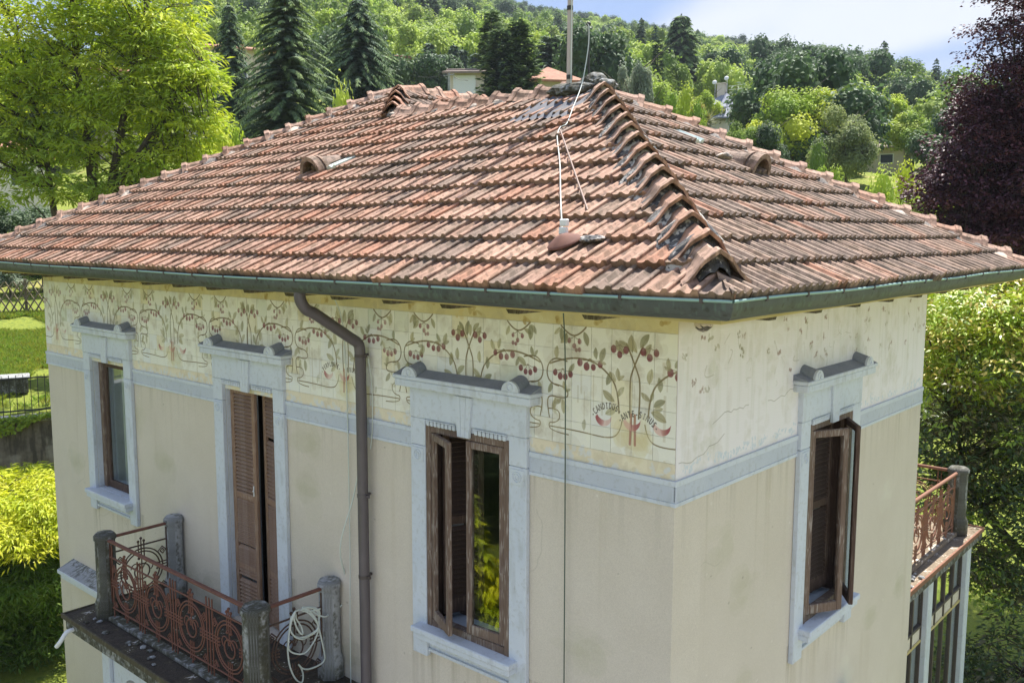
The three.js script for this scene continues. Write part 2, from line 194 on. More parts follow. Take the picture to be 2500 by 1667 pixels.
// painted frieze: canvas art on real tiles
const TS = 0.1861, FY0 = 0.19, FY1 = 1.43, PX = 379;
function friezeCanvas(half) {                          // half 0: x from -5.4075 to 0; 1: the rest
  const cv = document.createElement('canvas'); cv.width = 2048; cv.height = Math.round((FY1 - FY0) * PX);
  const c = cv.getContext('2d'), x0 = half ? -L : -L / 2, R = rng(77 + half), X = (x) => (x - x0) * PX, Y = (y) => (FY1 - y) * PX;
  const rect = (xa, xb, ya, yb, col) => { c.fillStyle = col; c.fillRect(X(xa), Y(yb), (xb - xa) * PX, (yb - ya) * PX); };
  rect(x0, x0 + 6, 1.24, FY1, 'rgb(204,192,146)'); rect(x0, x0 + 6, 0.31, 1.24, 'rgb(224,223,212)'); rect(x0, x0 + 6, FY0, 0.31, 'rgb(218,207,182)');
  for (let i = 0; i < 60; i++) { const t = Math.floor(R() * 30) - 1, j = Math.floor(R() * 5), xx = Math.floor(x0 / TS) * TS + t * TS; rect(xx, xx + TS, 0.31 + j * TS, 0.31 + (j + 1) * TS, R() < 0.5 ? 'rgba(216,220,220,0.6)' : R() < 0.5 ? 'rgba(218,208,172,0.6)' : 'rgba(198,206,190,0.45)'); }
  const blot = (x, y, r, col, n = 9) => { for (let i = 0; i < n; i++) { c.fillStyle = col; c.beginPath(); c.ellipse(X(x + (R() - 0.5) * r * 1.6), Y(y + (R() - 0.5) * r * 1.2), r * PX * (0.3 + R() * 0.5), r * PX * (0.2 + R() * 0.3), R() * 3, 0, 7); c.fill(); } };
  const curve = (pts, w, col) => { c.strokeStyle = col; c.lineCap = 'round'; c.lineJoin = 'round'; for (let k = 0; k < 2; k++) { c.lineWidth = w * PX * (k ? 0.45 : 1); c.globalAlpha = k ? 0.5 : 1; c.beginPath(); c.moveTo(X(pts[0][0]), Y(pts[0][1])); for (let i = 1; i < pts.length - 1; i++) { const a = pts[i], b = pts[i + 1], mx = (a[0] + b[0]) / 2, my = (a[1] + b[1]) / 2; c.quadraticCurveTo(X(a[0]), Y(a[1]), X(i === pts.length - 2 ? b[0] : mx), Y(i === pts.length - 2 ? b[1] : my)); } if (pts.length === 2) c.lineTo(X(pts[1][0]), Y(pts[1][1])); c.stroke(); } c.globalAlpha = 1; };
  const leaf = (x, y, a, l, fade) => { a += (R() - 0.5) * 0.7; l *= 0.72 + R() * 0.3; const w = l * 0.42; c.save(); c.translate(X(x), Y(y)); c.rotate(-a); c.globalAlpha = fade; c.fillStyle = ['rgb(144,138,100)', 'rgb(164,156,116)', 'rgb(122,120,86)'][Math.floor(R() * 3)]; c.beginPath(); c.moveTo(0, 0); c.bezierCurveTo(l * 0.3 * PX, -w * PX, l * 0.8 * PX, -w * 0.7 * PX, l * PX, 0); c.bezierCurveTo(l * 0.8 * PX, w * 0.5 * PX, l * 0.3 * PX, w * 0.6 * PX, 0, 0); c.fill(); c.strokeStyle = 'rgba(112,108,76,0.8)'; c.lineWidth = 1.6; c.beginPath(); c.moveTo(0, 0); c.lineTo(l * PX * 0.95, 0); c.stroke(); c.restore(); };
  const cherry = (x, y, r, fade) => { c.globalAlpha = fade; c.fillStyle = 'rgb(98,44,48)'; c.beginPath(); c.ellipse(X(x), Y(y), r * 0.76 * PX, r * 0.88 * PX, 0, 0, 7); c.fill(); c.fillStyle = 'rgb(130,72,72)'; c.beginPath(); c.ellipse(X(x - r * 0.2), Y(y - r * 0.3), r * 0.4 * PX, r * 0.45 * PX, 0, 0, 7); c.fill(); c.globalAlpha = 1; };
  const bunch = (x, y, n, sp, r, fade) => { for (let i = 0; i < n; i++) { const t = n > 1 ? i / (n - 1) - 0.5 : 0, xx = x + t * sp, yy = y - 0.075 + Math.abs(t) * 0.075; c.globalAlpha = fade; curve([[x, y], [xx * 0.6 + x * 0.4, y - 0.03], [xx, yy + r]], 0.004, 'rgb(110,98,70)'); cherry(xx, yy, r * (0.9 + R() * 0.25), fade); } };
  const arcText = (s, x, y, r, a0, a1, h, col) => { c.fillStyle = col; c.font = 'bold ' + Math.round(h * PX) + 'px sans-serif'; c.textAlign = 'center'; c.textBaseline = 'middle'; for (let i = 0; i < s.length; i++) { const a = mix(a0, a1, (i + 0.5) / s.length); c.save(); c.translate(X(x + Math.sin(a) * r), Y(y + Math.cos(a) * r)); c.rotate(a); c.scale(0.72, 1.12); c.fillText(s[i], 0, 0); c.restore(); } };
  const stem = 'rgb(120,106,76)', dark = 'rgb(112,98,70)';
  for (let k = 0; k < 7; k++) {
    const cx = -0.36 - 1.675 * k, fade = [0.76, 0.72, 0.58, 0.62, 0.52, 0.45, 0.34][k];
    if (cx < x0 - 1.2 || cx > x0 + L / 2 + 1.2) continue;
    // stems and top leaves
    for (const [a, b] of [[-0.16, -0.13], [-0.03, 0.075], [0.045, -0.07], [0.16, 0.14]]) { const out = Math.abs(a) > 0.1; c.globalAlpha = fade; if (out) curve([[cx + a * 0.8, 0.62], [cx + a * 0.85, 0.80], [cx + a * 1.6, 0.93], [cx + a * 2.6, 1.0], [cx + a * 4.0, 0.985], [cx + a * 4.9, 0.93]], 0.013, stem); else curve([[cx + a, 0.60], [cx + a * 1.3, 0.85], [cx + a * 0.6, 0.95], [cx + b, 1.14]], 0.013, stem); }
    for (const s of [-1, 1]) {
      leaf(cx + s * 0.05, 1.12, Math.PI / 2 - s * 0.9, 0.13, fade); leaf(cx + s * 0.09, 1.06, Math.PI / 2 - s * 0.35, 0.14, fade); leaf(cx + s * 0.02, 1.08, Math.PI / 2 + s * 0.1, 0.13, fade);
      bunch(cx + s * 0.13, 1.13, 3, 0.11, 0.031, fade); bunch(cx + s * 0.40, 1.0, 4, 0.19, 0.032, fade); bunch(cx + s * 0.66, 0.90, 4, 0.15, 0.029, fade); bunch(cx + s * 0.55, 1.16, 3, 0.10, 0.023, fade * 0.8); cherry(cx + s * 0.50, 1.06, 0.021, fade * 0.8); cherry(cx + s * 0.53, 1.055, 0.019, fade * 0.8);
      c.globalAlpha = fade * 0.85;
      curve([[cx + s * 0.44, 1.235], [cx + s * 0.50, 1.17], [cx + s * 0.60, 1.16], [cx + s * 0.68, 1.235]], 0.012, stem);
      curve([[cx + s * 0.62, 0.96], [cx + s * 0.72, 0.985], [cx + s * 0.80, 0.94], [cx + s * 0.825, 0.85], [cx + s * 0.78, 0.77], [cx + s * 0.70, 0.76]], 0.011, dark);
      curve([[cx + s * 0.74, 0.77], [cx + s * 0.62, 0.76], [cx + s * 0.60, 0.68], [cx + s * 0.68, 0.665], [cx + s * 0.80, 0.68], [cx + s * 0.815, 0.60], [cx + s * 0.79, 0.50]], 0.010, dark);
      c.globalAlpha = fade * 0.6;
      curve([[cx + s * 0.80, 0.57], [cx + s * 0.70, 0.58], [cx + s * 0.68, 0.50], [cx + s * 0.74, 0.46], [cx + s * 0.80, 0.46], [cx + s * 0.78, 0.39], [cx + s * 0.6, 0.385]], 0.009, stem);
      c.globalAlpha = fade * 0.45; curve([[cx + s * 0.78, 0.43], [cx + s * 0.5, 0.43], [cx + s * 0.22, 0.41], [cx + s * 0.12, 0.46], [cx + s * 0.1, 0.56]], 0.009, stem);
      for (const [x, y, a, l] of [[0.30, 0.98, 1.9, 0.12], [0.34, 1.0, 1.2, 0.10], [0.21, 0.92, -1.2, 0.14], [0.13, 0.86, 1.4, 0.13], [0.55, 0.95, -0.9, 0.12], [0.72, 0.97, 1.8, 0.11], [0.77, 0.78, -1.3, 0.12], [0.62, 0.72, 1.5, 0.10], [0.66, 0.66, -1.9, 0.12], [0.73, 0.66, -1.2, 0.11], [0.17, 0.70, 0.4, 0.15], [0.15, 0.66, -0.7, 0.14], [0.14, 0.74, 2.3, 0.12], [0.62, 1.18, -0.8, 0.12], [0.68, 1.22, -1.8, 0.13], [0.46, 1.2, -2.2, 0.12], [0.72, 0.53, 1.4, 0.11], [0.45, 0.44, 1.7, 0.09]]) { leaf(cx + s * x, y, s > 0 ? a : Math.PI - a, l, fade * (y < 0.6 ? 0.5 : 0.92)); if (R() < 0.6) leaf(cx + s * (x + 0.01), y, (s > 0 ? a : Math.PI - a) + 1.1 * (R() < 0.5 ? -1 : 1), l * 0.7, fade * (y < 0.6 ? 0.4 : 0.8)); }
    }
    if (k % 2 === 0) {                                  // verse, cups and the fading trunk
      c.globalAlpha = 0.30 * fade; blot(cx, 0.45, 0.18, 'rgb(204,190,140)', 14);
      c.globalAlpha = fade * 0.5; for (const dx of [-0.02, 0.012]) curve([[cx + dx, 0.62], [cx + dx * 1.4, 0.4]], 0.02, 'rgb(170,130,110)');
      for (const [dx, a0, a1] of [[-0.27, 2.2, 4.0], [-0.015, 0.6, 2.6], [0.24, -0.3, 1.1]]) { c.globalAlpha = fade * 0.8; c.save(); c.beginPath(); c.arc(X(cx + dx), Y(0.575), 0.075 * PX, 0.15, 2.99); c.arc(X(cx + dx + 0.01), Y(0.625), 0.078 * PX, 2.6, 0.5, true); c.closePath(); c.fillStyle = 'rgb(206,158,150)'; c.fill(); c.clip(); c.fillStyle = 'rgb(134,54,58)'; const q = a0 > 1 ? -1 : 1; for (let i = 0; i < 5; i++) { c.globalAlpha = fade * 0.28; c.beginPath(); c.ellipse(X(cx + dx + q * 0.065), Y(0.56), (0.02 + i * 0.014) * PX, 0.09 * PX, 0, 0, 7); c.fill(); } c.restore(); }
      c.globalAlpha = k === 0 ? 0.95 : k === 2 ? 0.82 : k === 4 ? 0.5 : 0.14;
      const ink = k === 4 ? 'rgb(138,92,82)' : 'rgb(72,66,58)';
      if (k === 0) { arcText('-CANDIDUS-', cx - 0.215, 0.475, 0.185, -1.05, 0.62, 0.062, ink); arcText('-ANTE-SINUS-', cx + 0.03, 0.415, 0.215, -0.85, 0.98, 0.062, ink); }
      else if (k === 2) { arcText('-PERPLUATE-', cx - 0.20, 0.455, 0.20, -1.05, 0.66, 0.062, ink); arcText('-PRUNIS-', cx + 0.10, 0.40, 0.225, -0.5, 0.75, 0.062, ink); }
      else if (k === 4) { arcText('\u00b7\u00b7\u00b7\u00b7\u00b7\u00b7', cx - 0.21, 0.475, 0.185, -1.0, 0.5, 0.05, ink); arcText('ANTE', cx + 0.01, 0.45, 0.19, -0.45, 0.5, 0.06, ink); }
    }
    c.globalAlpha = 1;
  }
  // joints drawn as thin soot, weathering
  c.globalAlpha = 0.09; for (let i = 0; i < 420; i++) blot(x0 + R() * L / 2, 0.2 + R() * 1.2, 0.05 + R() * 0.1, R() < 0.5 ? 'rgb(236,232,214)' : 'rgb(150,140,112)', 3);
  c.globalAlpha = 0.22; for (let i = 0; i < 70; i++) { const x = x0 + R() * L / 2; c.fillStyle = R() < 0.6 ? 'rgb(224,224,216)' : 'rgb(150,136,104)'; c.fillRect(X(x), Y(1.2 - R() * 0.6), (0.006 + R() * 0.02) * PX, (0.1 + R() * 0.4) * PX); }
  c.globalAlpha = 0.5; for (let i = 0; i < 130; i++) blot(x0 + R() * L / 2, 0.195 + R() * R() * 0.1, 0.03 + R() * 0.035, R() < 0.7 ? 'rgb(204,208,212)' : 'rgb(206,196,170)', 3);
  c.globalAlpha = 0.4; for (let i = 0; i < 40; i++) blot(x0 + R() * L / 2, 1.26 + R() * 0.16, 0.05, R() < 0.5 ? 'rgb(160,136,76)' : 'rgb(206,186,128)', 4);
  c.globalAlpha = 1;
  const t = new THREE.CanvasTexture(cv); t.colorSpace = THREE.SRGBColorSpace; t.minFilter = THREE.LinearMipmapLinearFilter; t.wrapS = t.wrapT = THREE.ClampToEdgeWrapping; return t;
}
{
  const fr = sub('frieze', villa), mats = [0, 1].map((h) => std({ map: friezeCanvas(h), roughness: 0.8, bumpMap: fineBump, bumpScale: 0.001 }));
  const panel = (x0, x1, y0, y1, z0, z1, h) => { const g = clean(box2(x0, x1, y0, y1, z0, z1)), p = g.attributes.position, uv = g.attributes.uv, b = h ? -L : -L / 2; for (let i = 0; i < p.count; i++) uv.setXY(i, (p.getX(i) - b) / (L / 2), (p.getY(i) - FY0) / (FY1 - FY0)); return g; };
  const R = rng(5);
  for (let j = 0; j < 5; j++) for (let i = 0; i < 59; i++) {
    let x1 = -i * TS - 0.0015, x0 = Math.max(-L + 0.001, -(i + 1) * TS + 0.0015); if (x0 > x1) continue;
    const y0 = 0.31 + j * TS + 0.0012, y1 = 0.31 + (j + 1) * TS - 0.0012, cx = (x0 + x1) / 2, cy = (y0 + y1) / 2;
    if (FWIN.some((c) => (Math.abs(cx - c) < 0.6 && cy < 0.66))) continue;
    const h = cx < -L / 2 ? 1 : 0;
    if (h === 0 && x0 < -L / 2) x0 = -L / 2; if (h === 1 && x1 > -L / 2) x1 = -L / 2;
    mesh('frieze_tile', panel(x0, x1, y0, y1, 0.001, 0.007 + R() * 0.0012, h), mats[h], fr);
  }
  for (const h of [0, 1]) { const b = h ? -L + 0.001 : -L / 2, e = h ? -L / 2 : 0; mesh('frieze_border', panel(b, e, 1.2415, 1.43, 0.001, 0.0075, h), mats[h], fr); mesh('frieze_border', panel(b, e, 0.19, 0.3085, 0.001, 0.0065, h), mats[h], fr); }
  // side facade: eroded painting on plaster
  const cv = document.createElement('canvas'); cv.width = 1600; cv.height = 366; const c = cv.getContext('2d'), S = 1600 / W, q = rng(9);
  c.fillStyle = 'rgb(224,220,222)'; c.fillRect(0, 0, 1600, 366);
  const bl = (x, y, r, col, n) => { for (let i = 0; i < n; i++) { c.fillStyle = col; c.beginPath(); c.ellipse(x + (q() - 0.5) * r * 2, y + (q() - 0.5) * r * 1.4, r * (0.2 + q() * 0.5), r * (0.15 + q() * 0.35), q() * 3, 0, 7); c.fill(); } };
  c.globalAlpha = 0.06; for (let i = 0; i < 300; i++) bl(q() * 1600, q() * 366, 20 + q() * 40, q() < 0.5 ? 'rgb(226,222,214)' : 'rgb(158,146,122)', 3);
  c.globalAlpha = 0.045; for (let i = 0; i < 420; i++) { c.fillStyle = q() < 0.5 ? 'rgb(236,236,234)' : 'rgb(140,134,122)'; c.fillRect(q() * 1600, q() * 220, 3 + q() * 16, 30 + q() * 180); }
  const g0 = c.createLinearGradient(0, 0, 0, 60); g0.addColorStop(0, 'rgba(140,116,62,0.75)'); g0.addColorStop(0.6, 'rgba(150,130,80,0.35)'); g0.addColorStop(1, 'rgba(150,130,80,0)'); c.globalAlpha = 1; c.fillStyle = g0; c.fillRect(0, 0, 700, 60); c.globalAlpha = 0.5; c.fillRect(700, 0, 900, 50);
  for (let k = 0; k < 4; k++) for (let i = 0; i < 15; i++) { const x = (0.36 + k * 1.675 + (q() - 0.5) * 1.3) * S, y = 60 + q() * 140; c.globalAlpha = 0.26 + q() * 0.24 - k * 0.05; bl(x, y, 9, q() < 0.6 ? 'rgb(120,92,80)' : 'rgb(128,122,96)', 6); }
  c.globalAlpha = 0.28; c.strokeStyle = 'rgb(120,110,90)'; for (let i = 0; i < 26; i++) { c.lineWidth = 1.2 + q() * 1.6; const x = q() * 1100, y = 70 + q() * 170; c.beginPath(); c.moveTo(x, y); c.quadraticCurveTo(x + (q() - 0.5) * 80, y + (q() - 0.5) * 80, x + (q() - 0.5) * 90, y + 40 * q()); c.stroke(); }
  c.globalAlpha = 0.55; c.strokeStyle = 'rgb(104,96,84)'; for (const [x0, y0] of [[10, 330], [150, 268], [420, 252], [700, 235], [940, 245]]) { c.lineWidth = 1.3; c.beginPath(); let x = x0, y = y0; c.moveTo(x, y); for (let i = 0; i < 12; i++) { x += 8 + q() * 14; y += (q() - 0.56) * 14; c.lineTo(x, y); } c.stroke(); }
  c.globalAlpha = 0.75; for (let i = 0; i < 120; i++) bl(q() * 1600, 352 - q() * q() * 22, 9, 'rgb(196,204,212)', 3);
  const t = new THREE.CanvasTexture(cv); t.colorSpace = THREE.SRGBColorSpace; t.minFilter = THREE.LinearMipmapLinearFilter;
  const g = clean(box2(-0.3, 0.006, FY0, FY1, -W + 0.001, -0.001)), p = g.attributes.position, uv = g.attributes.uv; for (let i = 0; i < p.count; i++) uv.setXY(i, -p.getZ(i) / W, (p.getY(i) - FY0) / (FY1 - FY0));
  const slab = clean(box2(0.001, 0.006, FY0, FY1, -W + 0.001, -0.001)), pp = slab.attributes.position, u2 = slab.attributes.uv; for (let i = 0; i < pp.count; i++) u2.setXY(i, -pp.getZ(i) / W, (pp.getY(i) - FY0) / (FY1 - FY0));
  mesh('painted_plaster', slab, std({ map: t, roughness: 0.95, bumpMap: fineBump, bumpScale: 0.002 }), fr);
}
{ // string course, stepped profile, front and side
  const sc = sub('string_course', villa);
  const segs = [[-L - 0.02, -9.49], [-8.11, -6.09], [-4.71, -2.73], [-1.35, 0.02]];
  for (const [a, b] of segs) { mesh('band_panel', [cbox(a, b, 0.03, 0.15, 0, 0.016, 0.003)], M.band, sc); mesh('band_moulding', [cbox(a, b + (b > 0 ? 0.004 : 0), 0.15, 0.192, 0, 0.024, 0.004), cbox(a, b, -0.002, 0.03, 0, 0.020, 0.004)], M.trim, sc); }
  for (const [a, b] of [[-2.715 + 0.69, 0.016], [-W, -2.715 - 0.69]]) { mesh('band_panel', [cbox(0, 0.0165, 0.0302, 0.1502, a, b, 0.003)], M.band, sc); mesh('band_moulding', [cbox(0, 0.0245, 0.1502, 0.1922, a, b + (b > 0 ? 0.0085 : 0), 0.004), cbox(0, 0.0205, -0.0022, 0.0302, a, b + (b > 0 ? 0.0045 : 0), 0.004)], M.trim, sc); }
}

// ------------------------------------------------------------------ windows and balcony door
function surround(p, bottom, isDoor, lined) {                 // local frame: x to the right, y up, z out of the wall
  for (const s of [-1, 1]) {
    const x0 = s < 0 ? -0.69 : 0.5, x1 = s < 0 ? -0.5 : 0.69;
    mesh('jamb', [cbox(x0, x1, bottom, 0.05, 0, 0.05, 0.006), cbox(x0, x1, 0.054, 0.30, 0, 0.05, 0.005), box2(s < 0 ? -0.5 : 0.44, s < 0 ? -0.44 : 0.5, isDoor ? -2.53 : -1.6, 0.25, -0.38, -0.24), ], M.trim, p);
    mesh('reveal', [box2(s < 0 ? -0.4995 : 0.492, s < 0 ? -0.492 : 0.4995, isDoor ? -2.53 : -1.6, 0.25, -0.239, -0.001)], lined ? M.woodDark : M.trim, p);
    const cx = s * 0.595; mesh('rosette', [cbox(cx - 0.075, cx + 0.075, -0.10, 0.03, 0.05, 0.056, 0.003), new THREE.TorusGeometry(0.042, 0.006, 6, 18).translate(cx, -0.035, 0.057), new THREE.TorusGeometry(0.02, 0.006, 6, 12).translate(cx, -0.035, 0.057)], M.trim, p);
  }
  mesh('lintel', [cbox(-0.69, 0.69, 0.303, 0.582, 0, 0.056, 0.005), box2(-0.5, 0.5, 0.252, 0.303, -0.05, 0.04)], M.trim, p);
  const k = []; for (const [a, b] of [[-0.1, -0.036], [-0.032, 0.032], [0.036, 0.1]]) k.push(new ConvexGeometry([[a, 0.56], [b, 0.56], [a * 0.68, 0.21], [b * 0.68, 0.21]].flatMap(([x, y]) => [V(x, y, 0.05), V(x, y, 0.078)])));
  mesh('keystone', k, M.trim, p);
  for (const s of [-1, 1]) { for (let i = 0; i < 8; i++) { const x = s * (0.115 + i * 0.046); mesh('dentil', [cbox(Math.min(x, x + s * 0.034), Math.max(x, x + s * 0.034), 0.245, 0.29, 0.02, 0.064, 0.007)], M.trim, p); } mesh('lintel_strip', [cbox(s < 0 ? -0.49 : 0.11, s < 0 ? -0.11 : 0.49, 0.292, 0.301, 0.056, 0.07, 0.002)], M.trim, p); }
  mesh('cornice', [cbox(-0.80, 0.80, 0.584, 0.648, 0, 0.138, 0.006), cbox(-0.818, 0.818, 0.652, 0.686, 0, 0.15, 0.006), box2(-0.79, 0.79, 0.64, 0.66, 0, 0.13)], M.trim, p);
  mesh('cornice_cap', [new ConvexGeometry([V(-0.812, 0.687, 0.144), V(0.812, 0.687, 0.144), V(-0.812, 0.687, 0), V(0.812, 0.687, 0), V(-0.812, 0.738, 0), V(0.812, 0.738, 0)])], M.cap, p);
  for (const s of [-1, 1]) {
    const pts = []; for (let i = 0; i <= 12; i++) { const a = Math.PI * i / 12; pts.push([Math.cos(a) * 0.088, Math.sin(a) * 0.08]); }
    const shell = new ConvexGeometry(pts.flatMap(([x, y]) => [V(s * 0.60 + x, 0.688 + y, 0.128), V(s * 0.60 + x, 0.725 + y, 0.001)]));
    mesh('scroll_cap', [shell], M.cap, p);
    mesh('scroll', [new ConvexGeometry(pts.flatMap(([x, y]) => [V(s * 0.60 + x * 1.03, 0.686 + y * 1.03, 0.13), V(s * 0.60 + x * 1.03, 0.686 + y * 1.03, 0.152)])), new THREE.TorusGeometry(0.028, 0.006, 6, 14).translate(s * 0.60, 0.72, 0.153)], M.trim, p);
  }
  if (!isDoor) {
    mesh('sill', [cbox(-0.60, 0.60, -1.665, -1.609, 0.0, 0.165, 0.008), box2(-0.4985, 0.4985, -1.66, -1.607, -0.39, 0.0), cbox(-0.585, 0.585, -1.722, -1.669, 0, 0.145, 0.006)], M.trim, p);
    for (let i = 0; i < 7; i++) { const x = -0.43 + i * 0.143; mesh('sill_dentil', [cbox(x - 0.022, x + 0.022, -1.80, -1.722, 0, 0.055, 0.012), new THREE.SphereGeometry(0.024, 8, 6).translate(x + 0.05, -1.765, 0.03)], M.trim, p); }
    mesh('apron_strip', [cbox(-0.50, 0.50, -1.872, -1.842, 0, 0.035, 0.004), box2(-0.5, 0.5, -1.842, -1.722, 0, 0.012)], M.trim, p);
  }
}
function sash(p, hinge, w, y0, y1, ang, mat, glass = true, st = 0.06, th = 0.042, name = 'casement') {      // hinge [x, z]; w signed
  const g = sub(name, p, [hinge[0], 0, hinge[1]], ang), s = Math.sign(w), W2 = Math.abs(w), X = (a, b) => s > 0 ? [a, b] : [-b, -a], c = 0.006;
  const B = (a, b, u, v) => { const [q, r] = X(a, b); return cbox(q, r, u, v, -th / 2, th / 2, c); };
  mesh('stile', [B(0, st, y0, y1)], mat, g); mesh('stile', [B(W2 - st, W2, y0, y1)], mat, g); mesh('rail', [B(st, W2 - st, y1 - st * 1.05, y1)], mat, g); mesh('rail', [B(st, W2 - st, y0, y0 + st * 1.5)], mat, g);
  if (glass) { const [q, r] = X(st, W2 - st); mesh('pane', [box2(q, r, y0 + st * 1.4, y1 - st, -0.002, 0.002)], M.glass, g); }
  return g;
}
function louvred(p, hinge, w, y0, y1, ang, rails, gaps = [], mat = M.shutter) {
  const g = sub('shutter', p, [hinge[0], 0, hinge[1]], ang), s = Math.sign(w), W2 = Math.abs(w), st = 0.062, X = (a, b) => s > 0 ? [a, b] : [-b, -a], B = (a, b, u, v, d = 0.02) => { const [q, r] = X(a, b); return cbox(q, r, u, v, -d, d, 0.005); };
  mesh('stile', [B(0, st, y0, y1)], mat, g); mesh('stile', [B(W2 - st, W2, y0, y1)], mat, g);
  const ys = [y0, ...rails, y1 - 0.08]; for (const y of ys) mesh('rail', [B(st, W2 - st, y, y + (y === y0 ? 0.14 : 0.08), 0.018)], mat, g);
  const sl = []; const R = rng(31);
  for (let i = 0; i + 1 < ys.length; i++) for (let y = ys[i] + (i ? 0.105 : 0.165); y < ys[i + 1] - 0.01; y += 0.045) { if (gaps.some((q) => Math.abs(q - y) < 0.03)) continue; const [q, r] = X(st, W2 - st), b = new THREE.BoxGeometry(r - q, 0.050, 0.009).rotateX(-0.92 + (R() - 0.5) * 0.16).translate((q + r) / 2, y, 0); sl.push(b); }
  const m = mesh('louvres', sl, mat, g); m.userData.kind = 'stuff';
  return g;
}
const win = FWIN.map((c, i) => sub(i === 1 ? 'balcony_door' : 'window', villa, [c, 0, 0]));
const winR = sub('window', villa, [0, 0, -2.715], Math.PI / 2);
surround(win[0], -1.92, false, true); surround(win[1], -2.53, true); surround(win[2], -1.92); surround(winR, -1.92, false, true);
for (const [p, la, ra] of [[win[0], -0.44, 0.05], [winR, -0.50, 0.62]]) { // weathered storm windows, flush with the wall
  mesh('window_frame', [cbox(-0.498, -0.44, -1.612, 0.25, -0.05, 0.045, 0.006)], M.wood, p); mesh('window_frame', [cbox(0.44, 0.498, -1.612, 0.25, -0.05, 0.045, 0.006)], M.wood, p);
  mesh('window_frame', [cbox(-0.44, 0.44, 0.185, 0.25, -0.05, 0.040, 0.006)], M.wood, p); mesh('window_frame', [cbox(-0.44, 0.44, -1.612, -1.545, -0.05, 0.040, 0.006)], M.wood, p);
  sash(p, [-0.435, 0.01], 0.43, -1.54, 0.18, la, M.wood, false); sash(p, [0.435, 0.01], -0.43, -1.54, 0.18, ra, p === winR ? M.woodDark : M.wood);
  if (p === winR) { louvred(p, [-0.43, -0.13], 0.43, -1.54, 0.2, 0, [-0.7], [], M.woodDark); louvred(p, [0.43, -0.13], -0.43, -1.54, 0.2, -0.1, [-0.7], [], M.woodDark); } else louvred(p, [-0.43, -0.10], 0.40, -1.54, 0.2, 1.15, [-0.7], [], M.woodDark);
  if (p === win[0]) { sash(p, [0.44, -0.3], -0.43, -1.5, 0.2, -1.1, M.woodDark, true, 0.07, 0.05, 'inner_casement'); mesh('inner_sill', [box2(-0.5, 0.5, -1.612, -1.56, -0.40, -0.32)], M.woodDark, p); mesh('curtain_strip', [box2(-0.02, 0.12, -0.35, 0.2, -0.62, -0.61)], M.curtain, p); mesh('sash_latch', [new THREE.SphereGeometry(0.018, 8, 6).translate(-0.09, -0.98, -0.1), bar(V(-0.12, -0.98, -0.1), V(-0.06, -1.0, -0.1), 0.008)], M.white, p); }
}
{ // far window: recessed casement with a curtain behind the glass
  const p = win[2];
  mesh('window_frame', [cbox(-0.491, -0.41, -1.6, 0.24, -0.15, -0.07, 0.006)], M.wood, p); mesh('window_frame', [cbox(0.41, 0.491, -1.6, 0.24, -0.15, -0.07, 0.006)], M.woodDark, p); mesh('window_frame', [cbox(-0.41, 0.41, 0.18, 0.24, -0.15, -0.07, 0.006)], M.wood, p);
  sash(p, [-0.405, -0.12], 0.81, -1.6, 0.18, 0, M.woodDark, true, 0.07);
  const c = new THREE.PlaneGeometry(0.58, 1.74, 40, 1), q = c.attributes.position; for (let i = 0; i < q.count; i++) q.setXYZ(i, q.getX(i) + 0.10, q.getY(i) - 0.71, -0.26 + 0.022 * Math.sin(q.getX(i) * 110)); c.computeVertexNormals();
  mesh('curtain', [c], M.curtain, p);
}
louvred(win[1], [-0.49, -0.065], 0.485, -2.5, 0.22, 0, [-1.08, -1.92], [-1.63, -2.03]); louvred(win[1], [0.49, -0.065], -0.485, -2.5, 0.22, -0.2, [-1.08, -1.92], [-0.32]);
mesh('door_bolt', [bar(V(-0.05, -1.0, -0.038), V(-0.05, -0.88, -0.038), 0.007), new THREE.SphereGeometry(0.012, 8, 6).translate(-0.05, -0.94, -0.033)], M.white, win[1]);
{ // tops of the ground floor window heads
  const f = sub('lower_window_head', villa, [-9.5, 0, 0]); mesh('cornice', [cbox(-0.82, 0.82, -3.06, -3.0, 0, 0.24, 0.006), cbox(-0.78, 0.78, -3.14, -3.06, 0, 0.2, 0.006)], M.trim, f); mesh('cornice_cap', [new ConvexGeometry([[-0.81, 0.235, -2.999], [0.81, 0.235, -2.999], [-0.81, 0, -2.999], [0.81, 0, -2.999], [-0.81, 0, -2.90], [0.81, 0, -2.90]].map(([x, z, y]) => V(x, y, z)))], M.concLight, f);
  const r = sub('lower_window_head', villa, [0, 0, -2.715], Math.PI / 2); mesh('cornice', [cbox(-0.82, 0.82, -2.86, -2.78, 0, 0.16, 0.006), new ConvexGeometry([[-0.81, 0.15, -2.779], [0.81, 0.15, -2.779], [-0.81, 0, -2.779], [0.81, 0, -2.779], [-0.81, 0, -2.7], [0.81, 0, -2.7]].map(([x, z, y]) => V(x, y, z)))], M.trim, r);
  for (const s of [-1, 1]) mesh('scroll', [new THREE.CylinderGeometry(0.1, 0.1, 0.15, 18).rotateX(Math.PI / 2).translate(s * 0.6, -2.72, 0.08)], M.trim, r);
}

